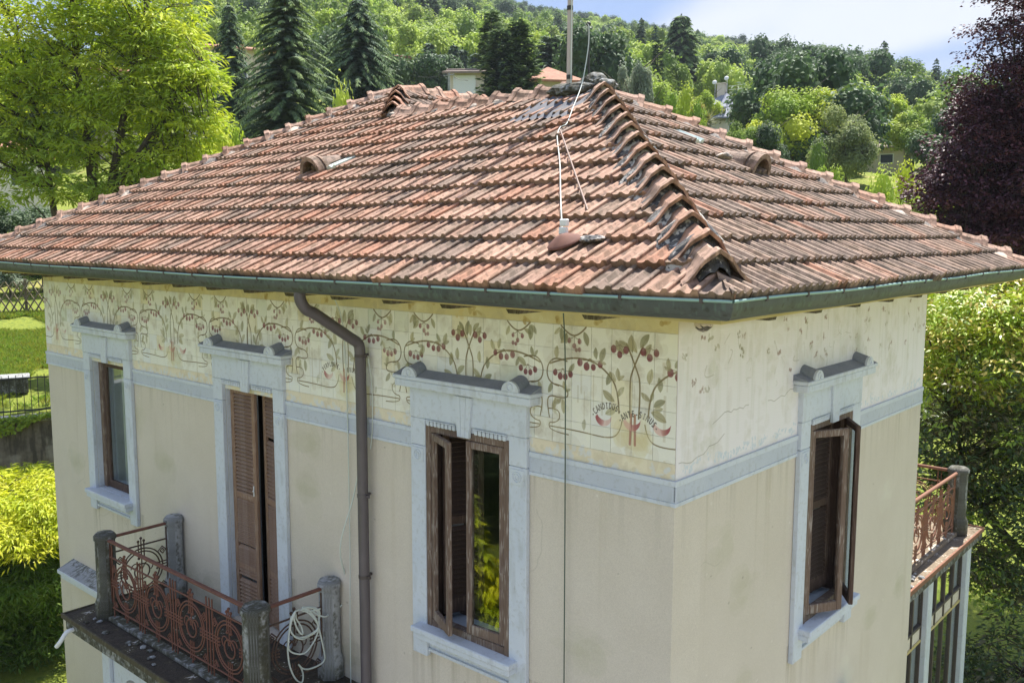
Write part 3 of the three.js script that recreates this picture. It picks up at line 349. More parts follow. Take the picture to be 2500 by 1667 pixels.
// ------------------------------------------------------------------ eaves: soffit, rafter tails, gutter, downpipe
{
  const ev = sub('eaves', villa);
  mesh('soffit', [box2(-L - 0.70, 0.70, 1.432, 1.452, 0.0085, 0.70), box2(0.0085, 0.70, 1.4322, 1.4518, -W - 0.7, 0.0083), box2(-L - 0.7, -L - 0.0085, 1.4321, 1.4519, -11, 0.0083)], M.soffit, ev);
  mesh('fascia', [cbox(-L - 0.72, 0.72, 1.408, 1.53, 0.70, 0.722, 0.003), cbox(0.70, 0.7215, 1.4085, 1.5302, -W - 0.72, 0.6998, 0.003)], M.soffit, ev);
  const tail = (x) => new ConvexGeometry([[-0.09, 1.432], [0.09, 1.432], [-0.086, 1.41], [0.086, 1.41], [-0.05, 1.364], [0.05, 1.364]].flatMap(([a, y]) => [V(x + a, y, 0.009), V(x + a, y, 0.60)]));
  for (let i = 0; i < 16; i++) mesh('rafter_tail', [tail(-0.32 - i * 0.688)], M.rafter, ev);
  for (let i = 0; i < 7; i++) mesh('rafter_tail', [tail(0).rotateY(Math.PI / 2).translate(0, 0, -0.20 - i * 0.76)], M.rafter, ev);
  mesh('broken_plaster', [new THREE.IcosahedronGeometry(0.06, 1).scale(1, 0.9, 0.8).translate(0.36, 1.36, 0.3), new THREE.IcosahedronGeometry(0.045, 1).translate(0.42, 1.375, 0.36)], M.mortarGrey, ev);
  // gutter swept round the four eaves
  const prof = [[0.716, 1.545], [0.722, 1.49], [0.742, 1.452], [0.778, 1.436], [0.815, 1.444], [0.845, 1.47], [0.860, 1.51], [0.862, 1.552]];
  const corners = [[-L, 0, -1, 1], [0, 0, 1, 1], [0, -W, 1, -1]].map(([x, z, sx, sz]) => (o) => [x + sx * o, z + sz * o]);
  corners.push((o) => [-L - o, -11]);
  const run = (a, b, sag) => { const v = [], ix = [], n = 24; for (let i = 0; i <= n; i++) for (let k = 0; k < prof.length; k++) { const A = a(prof[k][0]), B = b(prof[k][0]), t = i / n; v.push(mix(A[0], B[0], t), prof[k][1] - sag * Math.sin(Math.PI * t) + 0.004 * Math.sin(t * 19), mix(A[1], B[1], t)); } for (let i = 0; i < n; i++) for (let k = 0; k + 1 < prof.length; k++) { const p = i * prof.length + k, q = p + prof.length; ix.push(p, q, p + 1, p + 1, q, q + 1); } const g = new THREE.BufferGeometry(); g.setAttribute('position', new THREE.Float32BufferAttribute(v, 3)); g.setIndex(ix); g.computeVertexNormals(); return g; };
  const lip = (a, b, sag) => { const p = []; for (let i = 0; i <= 24; i++) { const A = a(0.864), B = b(0.864), t = i / 24; p.push(V(mix(A[0], B[0], t), 1.557 - sag * Math.sin(Math.PI * t) + 0.004 * Math.sin(t * 19), mix(A[1], B[1], t))); } return new THREE.TubeGeometry(new THREE.CatmullRomCurve3(p), 60, 0.010, 7); };
  const runs = [[corners[0], corners[1], 0.022], [corners[1], corners[2], 0.006], [corners[0], corners[3], 0]];
  for (const [a, b, s] of runs) { mesh('gutter', [run(a, b, s)], M.gutter, ev); mesh('gutter_lip', [lip(a, b, s)], M.verdigris, ev); }
  for (let i = 0; i < 22; i++) { const t = (i + 0.85) / 22.2, x = mix(-L - 0.86, 0.864, t); mesh('gutter_strap', [box(0.022, 0.03, 0.024, x, 1.554 - 0.022 * Math.sin(Math.PI * t) + 0.004 * Math.sin(t * 19), 0.864)], M.strap, ev); }
  for (let i = 0; i < 12; i++) { const t = (i + 0.7) / 12.2, z = mix(0.864, -W - 0.864, t); mesh('gutter_strap', [box(0.024, 0.03, 0.022, 0.864, 1.553 - 0.006 * Math.sin(Math.PI * t) + 0.004 * Math.sin(t * 19), z)], M.strap, ev); }
  const dp = sub('downpipe', villa), X = -3.36;
  mesh('pipe', [tube([V(X, 1.47, 0.76), V(X, 1.36, 0.76), V(X, 1.27, 0.70), V(X, 1.22, 0.60), V(X, 0.98, 0.22), V(X, 0.92, 0.13), V(X, 0.84, 0.105), V(X, 0.6, 0.1)], 0.052, 60, 14), bar(V(X, 0.62, 0.1), V(X, GY, 0.1), 0.052, 16)], M.pipe, dp);
  for (const y of [0.80, -0.55, -1.35, -3.5]) mesh('pipe_collar', [new THREE.CylinderGeometry(0.057, 0.057, 0.03, 16).translate(X, y, 0.1), box2(X - 0.012, X + 0.012, y - 0.012, y + 0.012, 0.01, 0.06), box2(X + 0.04, X + 0.085, y - 0.014, y + 0.014, 0.085, 0.105)], y === -0.55 ? M.pipe : M.strap, dp);
}
// ------------------------------------------------------------------ roof: every tile in its course
const roof = sub('roof', villa);
{
  const tri = (...p) => { const g = new THREE.BufferGeometry(); g.setAttribute('position', new THREE.Float32BufferAttribute(p.flat(), 3)); g.computeVertexNormals(); return g; };
  const P = [RZ, RY, RZ], A = [E0, planeY(E0), E0], B = [-L - E0, planeY(E0), E0], C = [E0, planeY(E0), -W - E0], Q = [QX, RY, RZ], K = [KX, KY, KZ], K2 = [KX, KY, -12], D = [-L - E0, planeY(E0), -12], F = [2 * KX + L + E0, planeY(E0), -12], G = [2 * KX + L + E0, planeY(E0), -W - E0], dn = (p) => [p[0], p[1] - 0.03, p[2]], T = (...p) => tri(...p.map(dn));
  mesh('roof_deck', [T(A, P, B), T(P, Q, B), T(Q, K, B), T(A, C, P), T(C, Q, P), T(C, G, Q), T(B, K, D), T(K, K2, D), T(Q, G, K), T(G, F, K), T(F, K2, K)], M.rafter, roof);
  // one tile: two pans, a centre rib and the roll that covers the joint
  const WT = 0.2062, LT = 0.388, GA = 0.3325, prof = [[0.0, 0.008], [0.05, 0.002], [0.17, 0.0], [0.28, 0.006], [0.35, 0.020], [0.44, 0.022], [0.51, 0.010], [0.60, 0.0], [0.72, 0.002], [0.79, 0.016], [0.84, 0.028], [0.97, 0.029], [1.0, 0.023]];
  const tileGeo = (ou, ov, dirtShade) => {
    const v = [], uv = [], co = [], put = (...ps) => { for (const p of ps) { v.push(...p); const h = prof[Math.round(clamp(prof.findIndex((q) => q[0] * WT >= p[0] - 1e-6), 0, 12))][1], k = p[2] > 0.001 ? 0.45 : mix(dirtShade, 1, clamp(h / 0.02)); co.push(k, k * 0.985, k * 0.96); uv.push((p[0] + ou) / 2, (p[2] + ov + p[1]) / 2); } }, quad = (a, b, c, d) => put(a, b, c, a, c, d);  // vertex colours: grime with rib shade painted in pans, front faces darkened as shadow
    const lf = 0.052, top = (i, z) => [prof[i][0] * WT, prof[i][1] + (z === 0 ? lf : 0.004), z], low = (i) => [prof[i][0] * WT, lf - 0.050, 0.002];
    for (let i = 0; i + 1 < prof.length; i++) { quad(top(i, 0), top(i + 1, 0), top(i + 1, -LT), top(i, -LT)); quad(low(i), low(i + 1), top(i + 1, 0), top(i, 0)); }
    const n = prof.length - 1, e = [WT, 0.0, 0], eb = [WT, -0.02, -LT]; quad(top(n, 0), e, eb, top(n, -LT)); quad(low(0), top(0, 0), top(0, -LT), [0, -0.02, -LT]);
    const g = new THREE.BufferGeometry(); g.setAttribute('position', new THREE.Float32BufferAttribute(v, 3)); g.setAttribute('uv', new THREE.Float32BufferAttribute(uv, 2)); g.setAttribute('color', new THREE.Float32BufferAttribute(co, 3)); g.computeVertexNormals(); return g;
  };
  { const t = clayTex.clone(); t.repeat.set(1, 1); t.needsUpdate = true; for (const m of M.clay) m.map = t; }
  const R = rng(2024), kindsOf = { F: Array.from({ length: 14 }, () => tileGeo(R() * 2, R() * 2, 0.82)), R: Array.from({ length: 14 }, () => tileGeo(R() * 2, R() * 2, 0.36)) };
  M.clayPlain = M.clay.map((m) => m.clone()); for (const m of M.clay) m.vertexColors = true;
  
  const clip = (g, planes) => {                        // keeps n.p <= c of every plane
    let P = g.attributes.position, U = g.attributes.uv, K = g.attributes.color, tris = []; for (let i = 0; i < P.count; i += 3) tris.push([0, 1, 2].map((k) => [P.getX(i + k), P.getY(i + k), P.getZ(i + k), U.getX(i + k), U.getY(i + k), K.getX(i + k), K.getY(i + k), K.getZ(i + k)]));
    for (const [n, c] of planes) { const out = []; for (const t of tris) { const d = t.map((p) => n[0] * p[0] + n[1] * p[2] - c), poly = []; for (let i = 0; i < 3; i++) { const j = (i + 1) % 3; if (d[i] <= 0) poly.push(t[i]); if ((d[i] < 0) !== (d[j] < 0)) { const s = d[i] / (d[i] - d[j]); poly.push(t[i].map((x, q) => mix(x, t[j][q], s))); } } for (let i = 1; i + 1 < poly.length; i++) out.push([poly[0], poly[i], poly[i + 1]]); } tris = out; }
    const r = new THREE.BufferGeometry(); r.setAttribute('position', new THREE.Float32BufferAttribute(tris.flatMap((t) => t.flatMap((p) => p.slice(0, 3))), 3)); r.setAttribute('uv', new THREE.Float32BufferAttribute(tris.flatMap((t) => t.flatMap((p) => p.slice(3, 5))), 2)); r.setAttribute('color', new THREE.Float32BufferAttribute(tris.flatMap((t) => t.flatMap((p) => p.slice(5))), 3)); if (tris.length) r.computeVertexNormals(); return r;
  };
  const bases = { F: [V(1, 0, 0), V(0, CS, SS), V(0, -SS, CS)], R: [V(0, 0, -1), V(SS, CS, 0), V(CS, -SS, 0)] };
  const tiles = [];
  const place = (side, o, planes, glass) => {
    const [a, n, d] = bases[side], m = new THREE.Matrix4().makeBasis(a, n, d), jx = (R() - 0.5) * 0.008, slip = R() < 0.05 ? 1 : 0, rot = new THREE.Matrix4().makeRotationY((R() - 0.5) * (0.02 + slip * 0.09)).multiply(new THREE.Matrix4().makeRotationX((R() - 0.5) * 0.016)).multiply(new THREE.Matrix4().makeRotationZ((R() - 0.5) * 0.012));
    m.multiply(rot); m.setPosition(o.clone().addScaledVector(a, jx).addScaledVector(n, (R() - 0.5) * 0.006 + 0.004 + slip * 0.008 + 0.022 * (fbm(o.x * 0.6 + 30, o.z * 0.6 + 30, 4096, 333, 2) - 0.5)).addScaledVector(d, (R() - 0.5) * 0.014 + slip * R() * 0.05));
    let mi = Math.floor(Math.pow(R(), 1.05) * 6); if (side === 'R' && R() < 0.75) mi = R() < 0.4 ? 2 : 3; if (side === 'F' && R() < 0.3) mi = R() < 0.5 ? 0 : 4;
    const ctr = o.clone().addScaledVector(a, WT / 2).addScaledVector(d, -0.15), kg = kindsOf[side][Math.floor(R() * 14)];
    const c4 = [[0, 0], [WT, 0], [WT, -LT], [0, -LT]].map(([x, z]) => o.clone().addScaledVector(a, x).addScaledVector(d, z)), val = (p, [q, c]) => q[0] * p.x + q[1] * p.z - c;
    if (planes.some((pl) => c4.every((p) => val(p, pl) > 0))) return;
    const cut = planes.filter((pl) => c4.some((p) => val(p, pl) > -0.02));
    tiles.push({ m, kg, mi, cut, dist: ctr.distanceTo(CAM), ctr, glass });
  };
  for (let i = 0; i < 16; i++) {
    const zf = E0 - i * GA * CS, yf = planeY(zf);
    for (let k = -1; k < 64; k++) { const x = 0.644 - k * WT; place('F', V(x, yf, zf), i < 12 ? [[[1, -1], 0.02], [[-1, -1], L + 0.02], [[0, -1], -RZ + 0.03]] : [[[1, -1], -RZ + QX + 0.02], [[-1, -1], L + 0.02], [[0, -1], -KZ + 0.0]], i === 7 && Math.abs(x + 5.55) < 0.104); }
  }
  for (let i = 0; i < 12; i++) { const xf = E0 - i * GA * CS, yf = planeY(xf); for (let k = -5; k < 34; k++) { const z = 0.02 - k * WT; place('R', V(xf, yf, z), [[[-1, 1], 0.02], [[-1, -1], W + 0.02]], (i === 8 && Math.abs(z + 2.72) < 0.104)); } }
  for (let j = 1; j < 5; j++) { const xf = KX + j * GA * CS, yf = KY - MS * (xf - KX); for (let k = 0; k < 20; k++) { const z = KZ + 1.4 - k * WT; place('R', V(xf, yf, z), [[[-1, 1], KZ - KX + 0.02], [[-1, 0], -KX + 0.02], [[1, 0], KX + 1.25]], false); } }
  tiles.sort((p, q) => p.dist - q.dist);
  const rest = M.clay.map(() => []); let shown = 0;
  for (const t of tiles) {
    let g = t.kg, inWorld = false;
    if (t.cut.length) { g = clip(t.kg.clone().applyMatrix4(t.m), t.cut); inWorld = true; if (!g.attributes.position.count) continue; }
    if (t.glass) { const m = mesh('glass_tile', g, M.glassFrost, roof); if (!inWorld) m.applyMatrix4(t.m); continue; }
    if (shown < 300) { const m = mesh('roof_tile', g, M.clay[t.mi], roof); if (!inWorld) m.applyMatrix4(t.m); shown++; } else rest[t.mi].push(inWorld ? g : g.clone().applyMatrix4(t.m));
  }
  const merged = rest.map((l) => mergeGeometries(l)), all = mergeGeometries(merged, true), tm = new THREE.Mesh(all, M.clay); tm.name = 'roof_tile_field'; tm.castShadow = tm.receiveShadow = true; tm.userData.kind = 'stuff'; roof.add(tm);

  // hip and ridge tiles, bedded in mortar
  const HP = [[-0.155, -0.090], [-0.130, -0.066], [-0.102, -0.036], [-0.080, -0.004], [-0.064, 0.024], [-0.006, 0.068], [0.006, 0.068], [0.064, 0.024], [0.080, -0.004], [0.102, -0.036], [0.130, -0.066], [0.155, -0.090]];
  const hipGeo = (ou, ov, rnd) => {
    const v = [], uv = [], secs = [[-0.40, 0.80, 0], [-0.12, 0.93, 0.012], [-0.075, 1.0, 0.016], [-0.068, 1.10, 0.018], [0, 1.13, 0.02]], pt = (k, i, dy = 0) => { const [z, s, y] = secs[k]; return [HP[i][0] * s, (HP[i][1] + 0.085) * s - 0.085 + y + dy, z + (k === 4 ? rnd * 0.01 * Math.sin(i * 1.7) : 0)]; };
    const quad = (a, b, c, d) => { for (const p of [a, b, c, a, c, d]) { v.push(...p); uv.push((p[0] + ou) / 2, (p[2] + ov) / 2); } };
    for (let k = 0; k + 1 < secs.length; k++) for (let i = 0; i + 1 < HP.length; i++) quad(pt(k + 1, i), pt(k + 1, i + 1), pt(k, i + 1), pt(k, i));
    for (let i = 0; i + 1 < HP.length; i++) { quad(pt(4, i, -0.024), pt(4, i + 1, -0.024), pt(4, i + 1), pt(4, i)); quad(pt(0, i, -0.02), pt(0, i + 1, -0.02), pt(4, i + 1, -0.024), pt(4, i, -0.024)); }
    const g = new THREE.BufferGeometry(); g.setAttribute('position', new THREE.Float32BufferAttribute(v, 3)); g.setAttribute('uv', new THREE.Float32BufferAttribute(uv, 2)); g.computeVertexNormals(); return g;
  };
  const hk = Array.from({ length: 8 }, (_, i) => hipGeo(R() * 2, R() * 2, i % 3));
  const runTiles = (name, p0, p1, fall, mort, seed, thick, lift = 0.03, mats = [0, 1, 4, 4, 0], hs = 0.5, ts = 1) => {
    const d = p0.clone().sub(p1), len = d.length(); d.normalize(); const a = V(0, 1, 0).cross(d).normalize(), n = d.clone().cross(a).normalize(), q = rng(seed), N = Math.max(1, Math.round(len / 0.332)), pitch = len / N;
    for (let i = 0; i < N; i++) { const o = p0.clone().addScaledVector(d, -i * pitch).addScaledVector(n, lift + (q() - 0.5) * 0.012).addScaledVector(a, (q() - 0.5) * 0.02), m = new THREE.Matrix4().makeBasis(a, n, d).multiply(new THREE.Matrix4().makeRotationY((q() - 0.5) * 0.08)).multiply(new THREE.Matrix4().makeRotationX(-0.02)).multiply(new THREE.Matrix4().makeRotationZ((q() - 0.5) * 0.09)).multiply(new THREE.Matrix4().makeScale(ts, ts, 1)); m.setPosition(o); const h = mesh(name, hk[Math.floor(q() * 8)], M.clayPlain[mats[Math.floor(q() * mats.length)]], roof); h.applyMatrix4(m); }
    const v = [], ix = [], ns = Math.round(len / 0.03), nt = 18;                       // bedding mortar
    for (let i = 0; i <= ns; i++) for (let k = 0; k <= nt; k++) { const t = k / nt * 2 - 1, s = i / ns * len, ph = ((s / pitch) % 1), e = thick * (0.75 + 0.55 * fbm(s * 5 + 50, t * 2 + 50, 4096, seed, 4)) * (1 + 0.22 * Math.cos(ph * 6.283 - 0.8)) * (0.45 + 0.55 * sstep(0.0, 0.35, s)), off = t * e, hump = hs * (0.062 + 0.042 * Math.cos(ph * 6.283 - 1.9) + 0.05 * (fbm(s * 9 + 90, t * 4 + 90, 4096, seed + 7, 3) - 0.5)) * (1 - Math.pow(Math.abs(t), 2.2)) - 0.03 * Math.pow(Math.abs(t), 6); const p = p0.clone().addScaledVector(d, -s).addScaledVector(a, off).addScaledVector(n, hump + 0.034 - fall * Math.abs(off) + 0.0); v.push(p.x, p.y, p.z); }
    for (let i = 0; i < ns; i++) for (let k = 0; k < nt; k++) { const p = i * (nt + 1) + k, r = p + nt + 1; ix.push(p, p + 1, r, p + 1, r + 1, r); }
    const g = new THREE.BufferGeometry(); g.setAttribute('position', new THREE.Float32BufferAttribute(v, 3)); g.setIndex(ix); g.computeVertexNormals(); mesh('mortar', [g], mort, roof);
  };
  const pv = (x, z, y) => V(x, y, z), hip = MS / Math.SQRT2 * 0.95;
  runTiles('hip_tile', pv(0.64, 0.64, planeY(0.64)), pv(RZ + 0.1, RZ + 0.1, planeY(RZ + 0.1)), hip, M.mortar, 301, 0.215, 0.078, [0, 4, 4, 1, 4], 1.12, 1.2);
  runTiles('hip_tile', pv(E0 + 0.02, -W - E0 - 0.02, planeY(E0 + 0.02)), pv(RZ + 0.12, RZ - 0.12, planeY(RZ + 0.12)), hip, M.mortarGrey, 302, 0.20, 0.05);
  runTiles('hip_tile', pv(-L - E0 - 0.02, E0 + 0.02, planeY(E0 + 0.02)), pv(KX - 0.1, KZ + 0.1, planeY(KZ + 0.1)), hip, M.mortarGrey, 303, 0.20, 0.05);
  runTiles('ridge_tile', pv(QX + 0.1, RZ, RY), pv(RZ - 0.15, RZ, RY), MS * 0.95, M.mortarGrey, 304, 0.17, 0.05);
  runTiles('hip_tile', pv(QX - 0.02, RZ + 0.02, RY + 0.02), pv(KX + 0.1, KZ + 0.1, KY - 0.05), hip, M.mortarGrey, 305, 0.16, 0.075, [1, 4, 5, 5]);
  runTiles('ridge_tile', pv(KX, KZ - 3.2, KY), pv(KX, KZ - 0.1, KY), MS * 0.95, M.mortarGrey, 306, 0.16, 0.05, [4, 1, 5, 4]);
  const lump = (x, y, z, r, sx, sy, sz, seed, mat) => { const g = new THREE.IcosahedronGeometry(r, 3), p = g.attributes.position; for (let i = 0; i < p.count; i++) { const k = 0.72 + 0.6 * fbm(p.getX(i) / r * 2 + 20, p.getY(i) / r * 2 + p.getZ(i) / r * 1.7 + 20, 4096, seed, 3); p.setXYZ(i, p.getX(i) * k * sx, p.getY(i) * k * sy, p.getZ(i) * k * sz); } g.computeVertexNormals(); return mesh('mortar_lump', [g.translate(x, y, z)], mat, roof); };
  lump(RZ - 0.05, RY + 0.09, RZ, 0.15, 1.0, 0.8, 0.9, 401, M.concDark); lump(RZ - 0.26, RY + 0.03, RZ + 0.10, 0.14, 2.2, 0.55, 0.9, 402, M.concDark); lump(RZ + 0.10, RY + 0.05, RZ - 0.02, 0.12, 1.1, 0.6, 1, 403, M.concDark); lump(QX + 0.06, RY + 0.0, RZ + 0.06, 0.11, 1, 0.5, 0.7, 405, M.mortarGrey); lump(-1.16, 2.70, -2.70, 0.10, 0.9, 0.35, 1.1, 407, M.mortarGrey); lump(-0.52, 1.90, 0.31, 0.07, 1.5, 0.4, 1, 408, M.mortar);
  // flashing of the aerial
  const fl = new THREE.PlaneGeometry(0.75, 0.62, 20, 14), fp = fl.attributes.position; for (let i = 0; i < fp.count; i++) fp.setZ(i, 0.045 + 0.022 * Math.sin(fp.getX(i) * 61) + 0.02 * fbm(fp.getX(i) * 6 + 9, fp.getY(i) * 6 + 9, 4096, 411, 3)); fl.computeVertexNormals();
  fl.applyMatrix4(new THREE.Matrix4().makeBasis(V(1, 0, 0), V(0, SS, -CS), V(0, CS, SS)).setPosition(-2.95, planeY(-2.25), -2.25)); mesh('lead_flashing', [fl], std({ map: M.cap.map, color: lin(0.42, 0.40, 0.40), roughness: 0.8 }), roof);
  // hooded vent tiles
  for (const [x, z, side] of [[-5.68, -1.14, 'F'], [-0.95, -2.98, 'R']]) {
    const v = sub('roof_vent', roof), [a, n, d] = bases[side], m = new THREE.Matrix4().makeBasis(a, n, d).multiply(new THREE.Matrix4().makeRotationX(-0.22)).multiply(new THREE.Matrix4().makeScale(1.3, 1.3, 1.15)), y = side === 'F' ? planeY(z) : planeY(x); m.setPosition(x, y + 0.02, z); v.applyMatrix4(m);
    const arc = (r0, r1, z0, z1, k0 = 1, k1 = 1) => { const P = [], N = 14; for (let i = 0; i <= N; i++) { const t = Math.PI * i / N, c = Math.cos(t), s = Math.sin(t); P.push([c, s * 1.12]); } const q = [], quad = (A, B, C, D) => q.push(...A, ...B, ...C, ...A, ...C, ...D); for (let i = 0; i < N; i++) { const f = (r, z, k, j) => [P[j][0] * r * k, P[j][1] * r * k, z]; quad(f(r1, z1, k1, i), f(r1, z1, k1, i + 1), f(r1, z0, k0, i + 1), f(r1, z0, k0, i)); quad(f(r0, z1, k1, i), f(r0, z1, k1, i + 1), f(r0, z0, k0, i + 1), f(r0, z0, k0, i)); quad(f(r0, z1, k1, i), f(r0, z1, k1, i + 1), f(r1, z1, k1, i + 1), f(r1, z1, k1, i)); quad(f(r0, z0, k0, i), f(r0, z0, k0, i + 1), f(r1, z0, k0, i + 1), f(r1, z0, k0, i)); } const g = new THREE.BufferGeometry(); g.setAttribute('position', new THREE.Float32BufferAttribute(q, 3)); g.computeVertexNormals(); return g; };
    mesh('hood', [arc(0.112, 0.132, -0.50, 0, 0.62, 1)], M.clayPlain[3], v); mesh('hood_rim', [arc(0.11, 0.146, -0.02, 0.055), arc(0.13, 0.139, -0.085, -0.055)], M.clayPlain[2], v); mesh('hood_back', [new THREE.CircleGeometry(0.11, 16).translate(0, 0, -0.30)], M.clayPlain[5], v);
  }
}

// ------------------------------------------------------------------ front balcony
function ironPanel(len, h, bays) {                     // art nouveau panel: u along, v up from 0
  const g = [], rod = (a, b, r = 0.008) => g.push(bar(V(a[0], a[1], 0), V(b[0], b[1], 0), r, 5)), ball = (x, y, r = 0.017) => g.push(new THREE.IcosahedronGeometry(r, 1).translate(x, y, 0)), ring = (x, y, rx, ry, r = 0.009) => g.push(new THREE.TorusGeometry(1, r / rx, 5, 28).scale(rx, ry, 1).applyMatrix4(new THREE.Matrix4().makeScale(1, 1, rx)).translate(x, y, 0));
  const spiral = (x, y, s, m) => { const p = []; let q = s, cx = x, cy = y; const dirs = [[1, 1], [1, -1], [-1, -1], [-1, 1]]; let px = x - s * 0.5 * m, py = y - s * 0.6; p.push(V(px, py, 0)); for (let i = 0; i < 7; i++) { const [dx, dy] = dirs[i % 4], l = s * (1 - i * 0.125); px += dx * l * 0.55 * m; py += dy * l * 0.55; p.push(V(px, py, 0)); } g.push(...poly(p, 0.007, 4)); };
  const lo = 0.10, hi = h - 0.15, mid = (lo + hi) / 2;
  rod([0, hi], [len, hi], 0.011); rod([0, lo], [len, lo], 0.011);
  const bw = len / bays;
  for (let b = 0; b < bays; b++) {
    const c = bw * (b + 0.5), rx = Math.min(bw * 0.40, (hi - lo) * 0.43), ry = (hi - lo) * 0.43;
    ring(c, mid, rx, ry); ring(c, mid, rx * 0.86, ry * 0.86); ring(c, mid - 0.02, rx * 0.36, rx * 0.36);
    for (const dx of [-0.035, 0, 0.035]) { rod([c + dx, mid + ry * (dx ? 0.55 : 0.1)], [c + dx, hi + (dx ? 0.05 : 0.085)]); ball(c + dx, hi + (dx ? 0.05 : 0.085)); ball(c + dx, mid + ry * (dx ? 0.55 : 0.1)); rod([c + dx, mid - ry * 0.6], [c + dx, lo - (dx ? 0.04 : 0.08)]); ball(c + dx, lo - (dx ? 0.04 : 0.08), 0.013); }
    for (const dy of [-0.035, 0, 0.035]) for (const s of [-1, 1]) { rod([c + s * rx * 0.72, mid + dy], [c + s * bw * 0.5, mid + dy], 0.007); ball(c + s * rx * 0.72, mid + dy, 0.014); }
    for (const s of [-1, 1]) { spiral(c + s * rx * 0.98, mid + ry * 0.88, 0.10, s); spiral(c + s * rx * 0.98, mid - ry * 0.80, 0.10, s); g.push(new THREE.TorusGeometry(rx * 0.22, 0.007, 5, 14, 4.2).translate(c + s * rx * 0.3, mid + ry * 0.12, 0)); }
  }
  for (let b = 0; b <= bays; b++) for (const dx of bays > 1 ? [-0.055, 0, 0.055] : [0]) { const x = clamp(bw * b + dx, 0.008, len - 0.008); rod([x, b === 0 || b === bays ? 0.0 : lo - 0.09], [x, b === 0 || b === bays ? h : hi + 0.10], 0.009); }
  return g;
}
function balPost(p, x, z, y0, y1, mat, r = 0.105) { const pts = [[0, y0], [r * 1.25, y0], [r * 1.25, y0 + 0.2], [r * 1.05, y0 + 0.26], [r, y0 + 0.3], [r, y1 - 0.08], [r * 1.12, y1 - 0.07], [r * 1.12, y1 - 0.02], [r * 0.9, y1 + 0.012], [0, y1 + 0.02]].map(([a, b]) => new THREE.Vector2(a * 1.06, b)); const g = new THREE.LatheGeometry(pts, 8, Math.PI / 8); return mesh('post', [g.toNonIndexed().translate(x, 0, z)], mat, p); }
{
  const b = sub('balcony', villa), D = -2.553, T = -1.54, X0 = -7.05, X1 = -3.93, ZF = 0.95;
  mesh('slab', [cbox(-7.54, -3.42, D - 0.20, D - 0.03, 0, 1.25, 0.01)], M.concDark, b);
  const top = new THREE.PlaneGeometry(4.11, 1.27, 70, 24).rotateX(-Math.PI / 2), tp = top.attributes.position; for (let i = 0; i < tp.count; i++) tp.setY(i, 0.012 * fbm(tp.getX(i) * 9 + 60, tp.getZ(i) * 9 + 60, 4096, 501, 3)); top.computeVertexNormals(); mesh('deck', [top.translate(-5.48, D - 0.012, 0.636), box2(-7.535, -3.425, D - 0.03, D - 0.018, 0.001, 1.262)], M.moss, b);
  mesh('deck_edge', [cbox(-7.55, -3.41, D - 0.055, D + 0.006, 1.264, 1.29, 0.004), cbox(-7.565, -7.54, D - 0.055, D + 0.006, 0.0, 1.2905, 0.004), cbox(-3.41, -3.385, D - 0.055, D + 0.006, 0, 1.2905, 0.004)], M.rafter, b);
  mesh('kerb', [cbox(X0 + 0.1, X1 - 0.1, D, D + 0.05, ZF - 0.06, ZF + 0.06, 0.012)], M.concDark, b);
  const R = rng(55); for (let i = 0; i < 14; i++) { const r = 0.012 + R() * 0.025, g = new THREE.IcosahedronGeometry(r, 0); mesh('rubble_piece', [g.scale(1.4, 0.6, 1).rotateY(R() * 6).translate(mix(-7.4, -3.6, R()), D + 0.008, mix(1.06, 1.22, R()))], R() < 0.3 ? M.concLight : M.concDark, b); }
  balPost(b, X0, ZF, D, T, M.concDark); balPost(b, X1, ZF, D, T, M.concDark, 0.12); balPost(b, X0, 0.09, D, T, M.concLight); balPost(b, X1, 0.09, D, T, M.concLight);
  const front = mesh('railing', ironPanel(X1 - X0 - 0.22, 0.86, 4), M.rust, b); front.position.set(X0 + 0.11, D + 0.05, ZF);
  mesh('handrail', [cbox(X0 + 0.1, X1 - 0.1, T - 0.075, T - 0.048, ZF - 0.024, ZF + 0.024, 0.006)], M.rust, b);
  for (const X of [X0, X1]) { const s = mesh('railing', ironPanel(0.66, 0.86, 1), M.woodDark, b); s.rotation.y = -Math.PI / 2; s.position.set(X, D + 0.05, 0.19); mesh('handrail', [cbox(X - 0.024, X + 0.024, T - 0.075, T - 0.048, 0.18, 0.85, 0.006)], M.rust, b); }
  // porch below the balcony, white arches
  const po = sub('porch', villa), arch = (w, y0, y1, cx) => { const p = new THREE.Path(); p.moveTo(cx - w, y0); p.lineTo(cx - w, y1); p.absarc(cx, y1, w, Math.PI, 0, true); p.lineTo(cx + w, y0); p.closePath(); return p; };
  const wall = new THREE.Shape([[-7.0, GY], [-3.96, GY], [-3.96, -2.755], [-7.0, -2.755]].map(([x, y]) => new THREE.Vector2(x, y))); for (const c of [-6.35, -5.48, -4.61]) wall.holes.push(arch(0.26, -5.2, -3.35, c));
  mesh('arcade_wall', [new THREE.ExtrudeGeometry(wall, { depth: 0.22, bevelEnabled: false }).translate(0, 0, 0.80), box2(-7.0, -6.78, GY, -2.755, 0.001, 0.799), box2(-4.18, -3.96, GY, -2.755, 0.001, 0.799)], M.trim, po);
  mesh('pilaster', [cbox(-7.02, -6.84, GY, -2.76, 1.02, 1.07, 0.008), cbox(-7.06, -6.80, -3.5, -3.4, 1.02, 1.09, 0.008)], M.trim, po);
  mesh('drain_spout', [tube([V(-7.32, -2.69, 1.25), V(-7.32, -2.70, 1.33), V(-7.33, -2.79, 1.40), V(-7.38, -2.86, 1.43)], 0.026, 20, 8)], M.white, b);
}
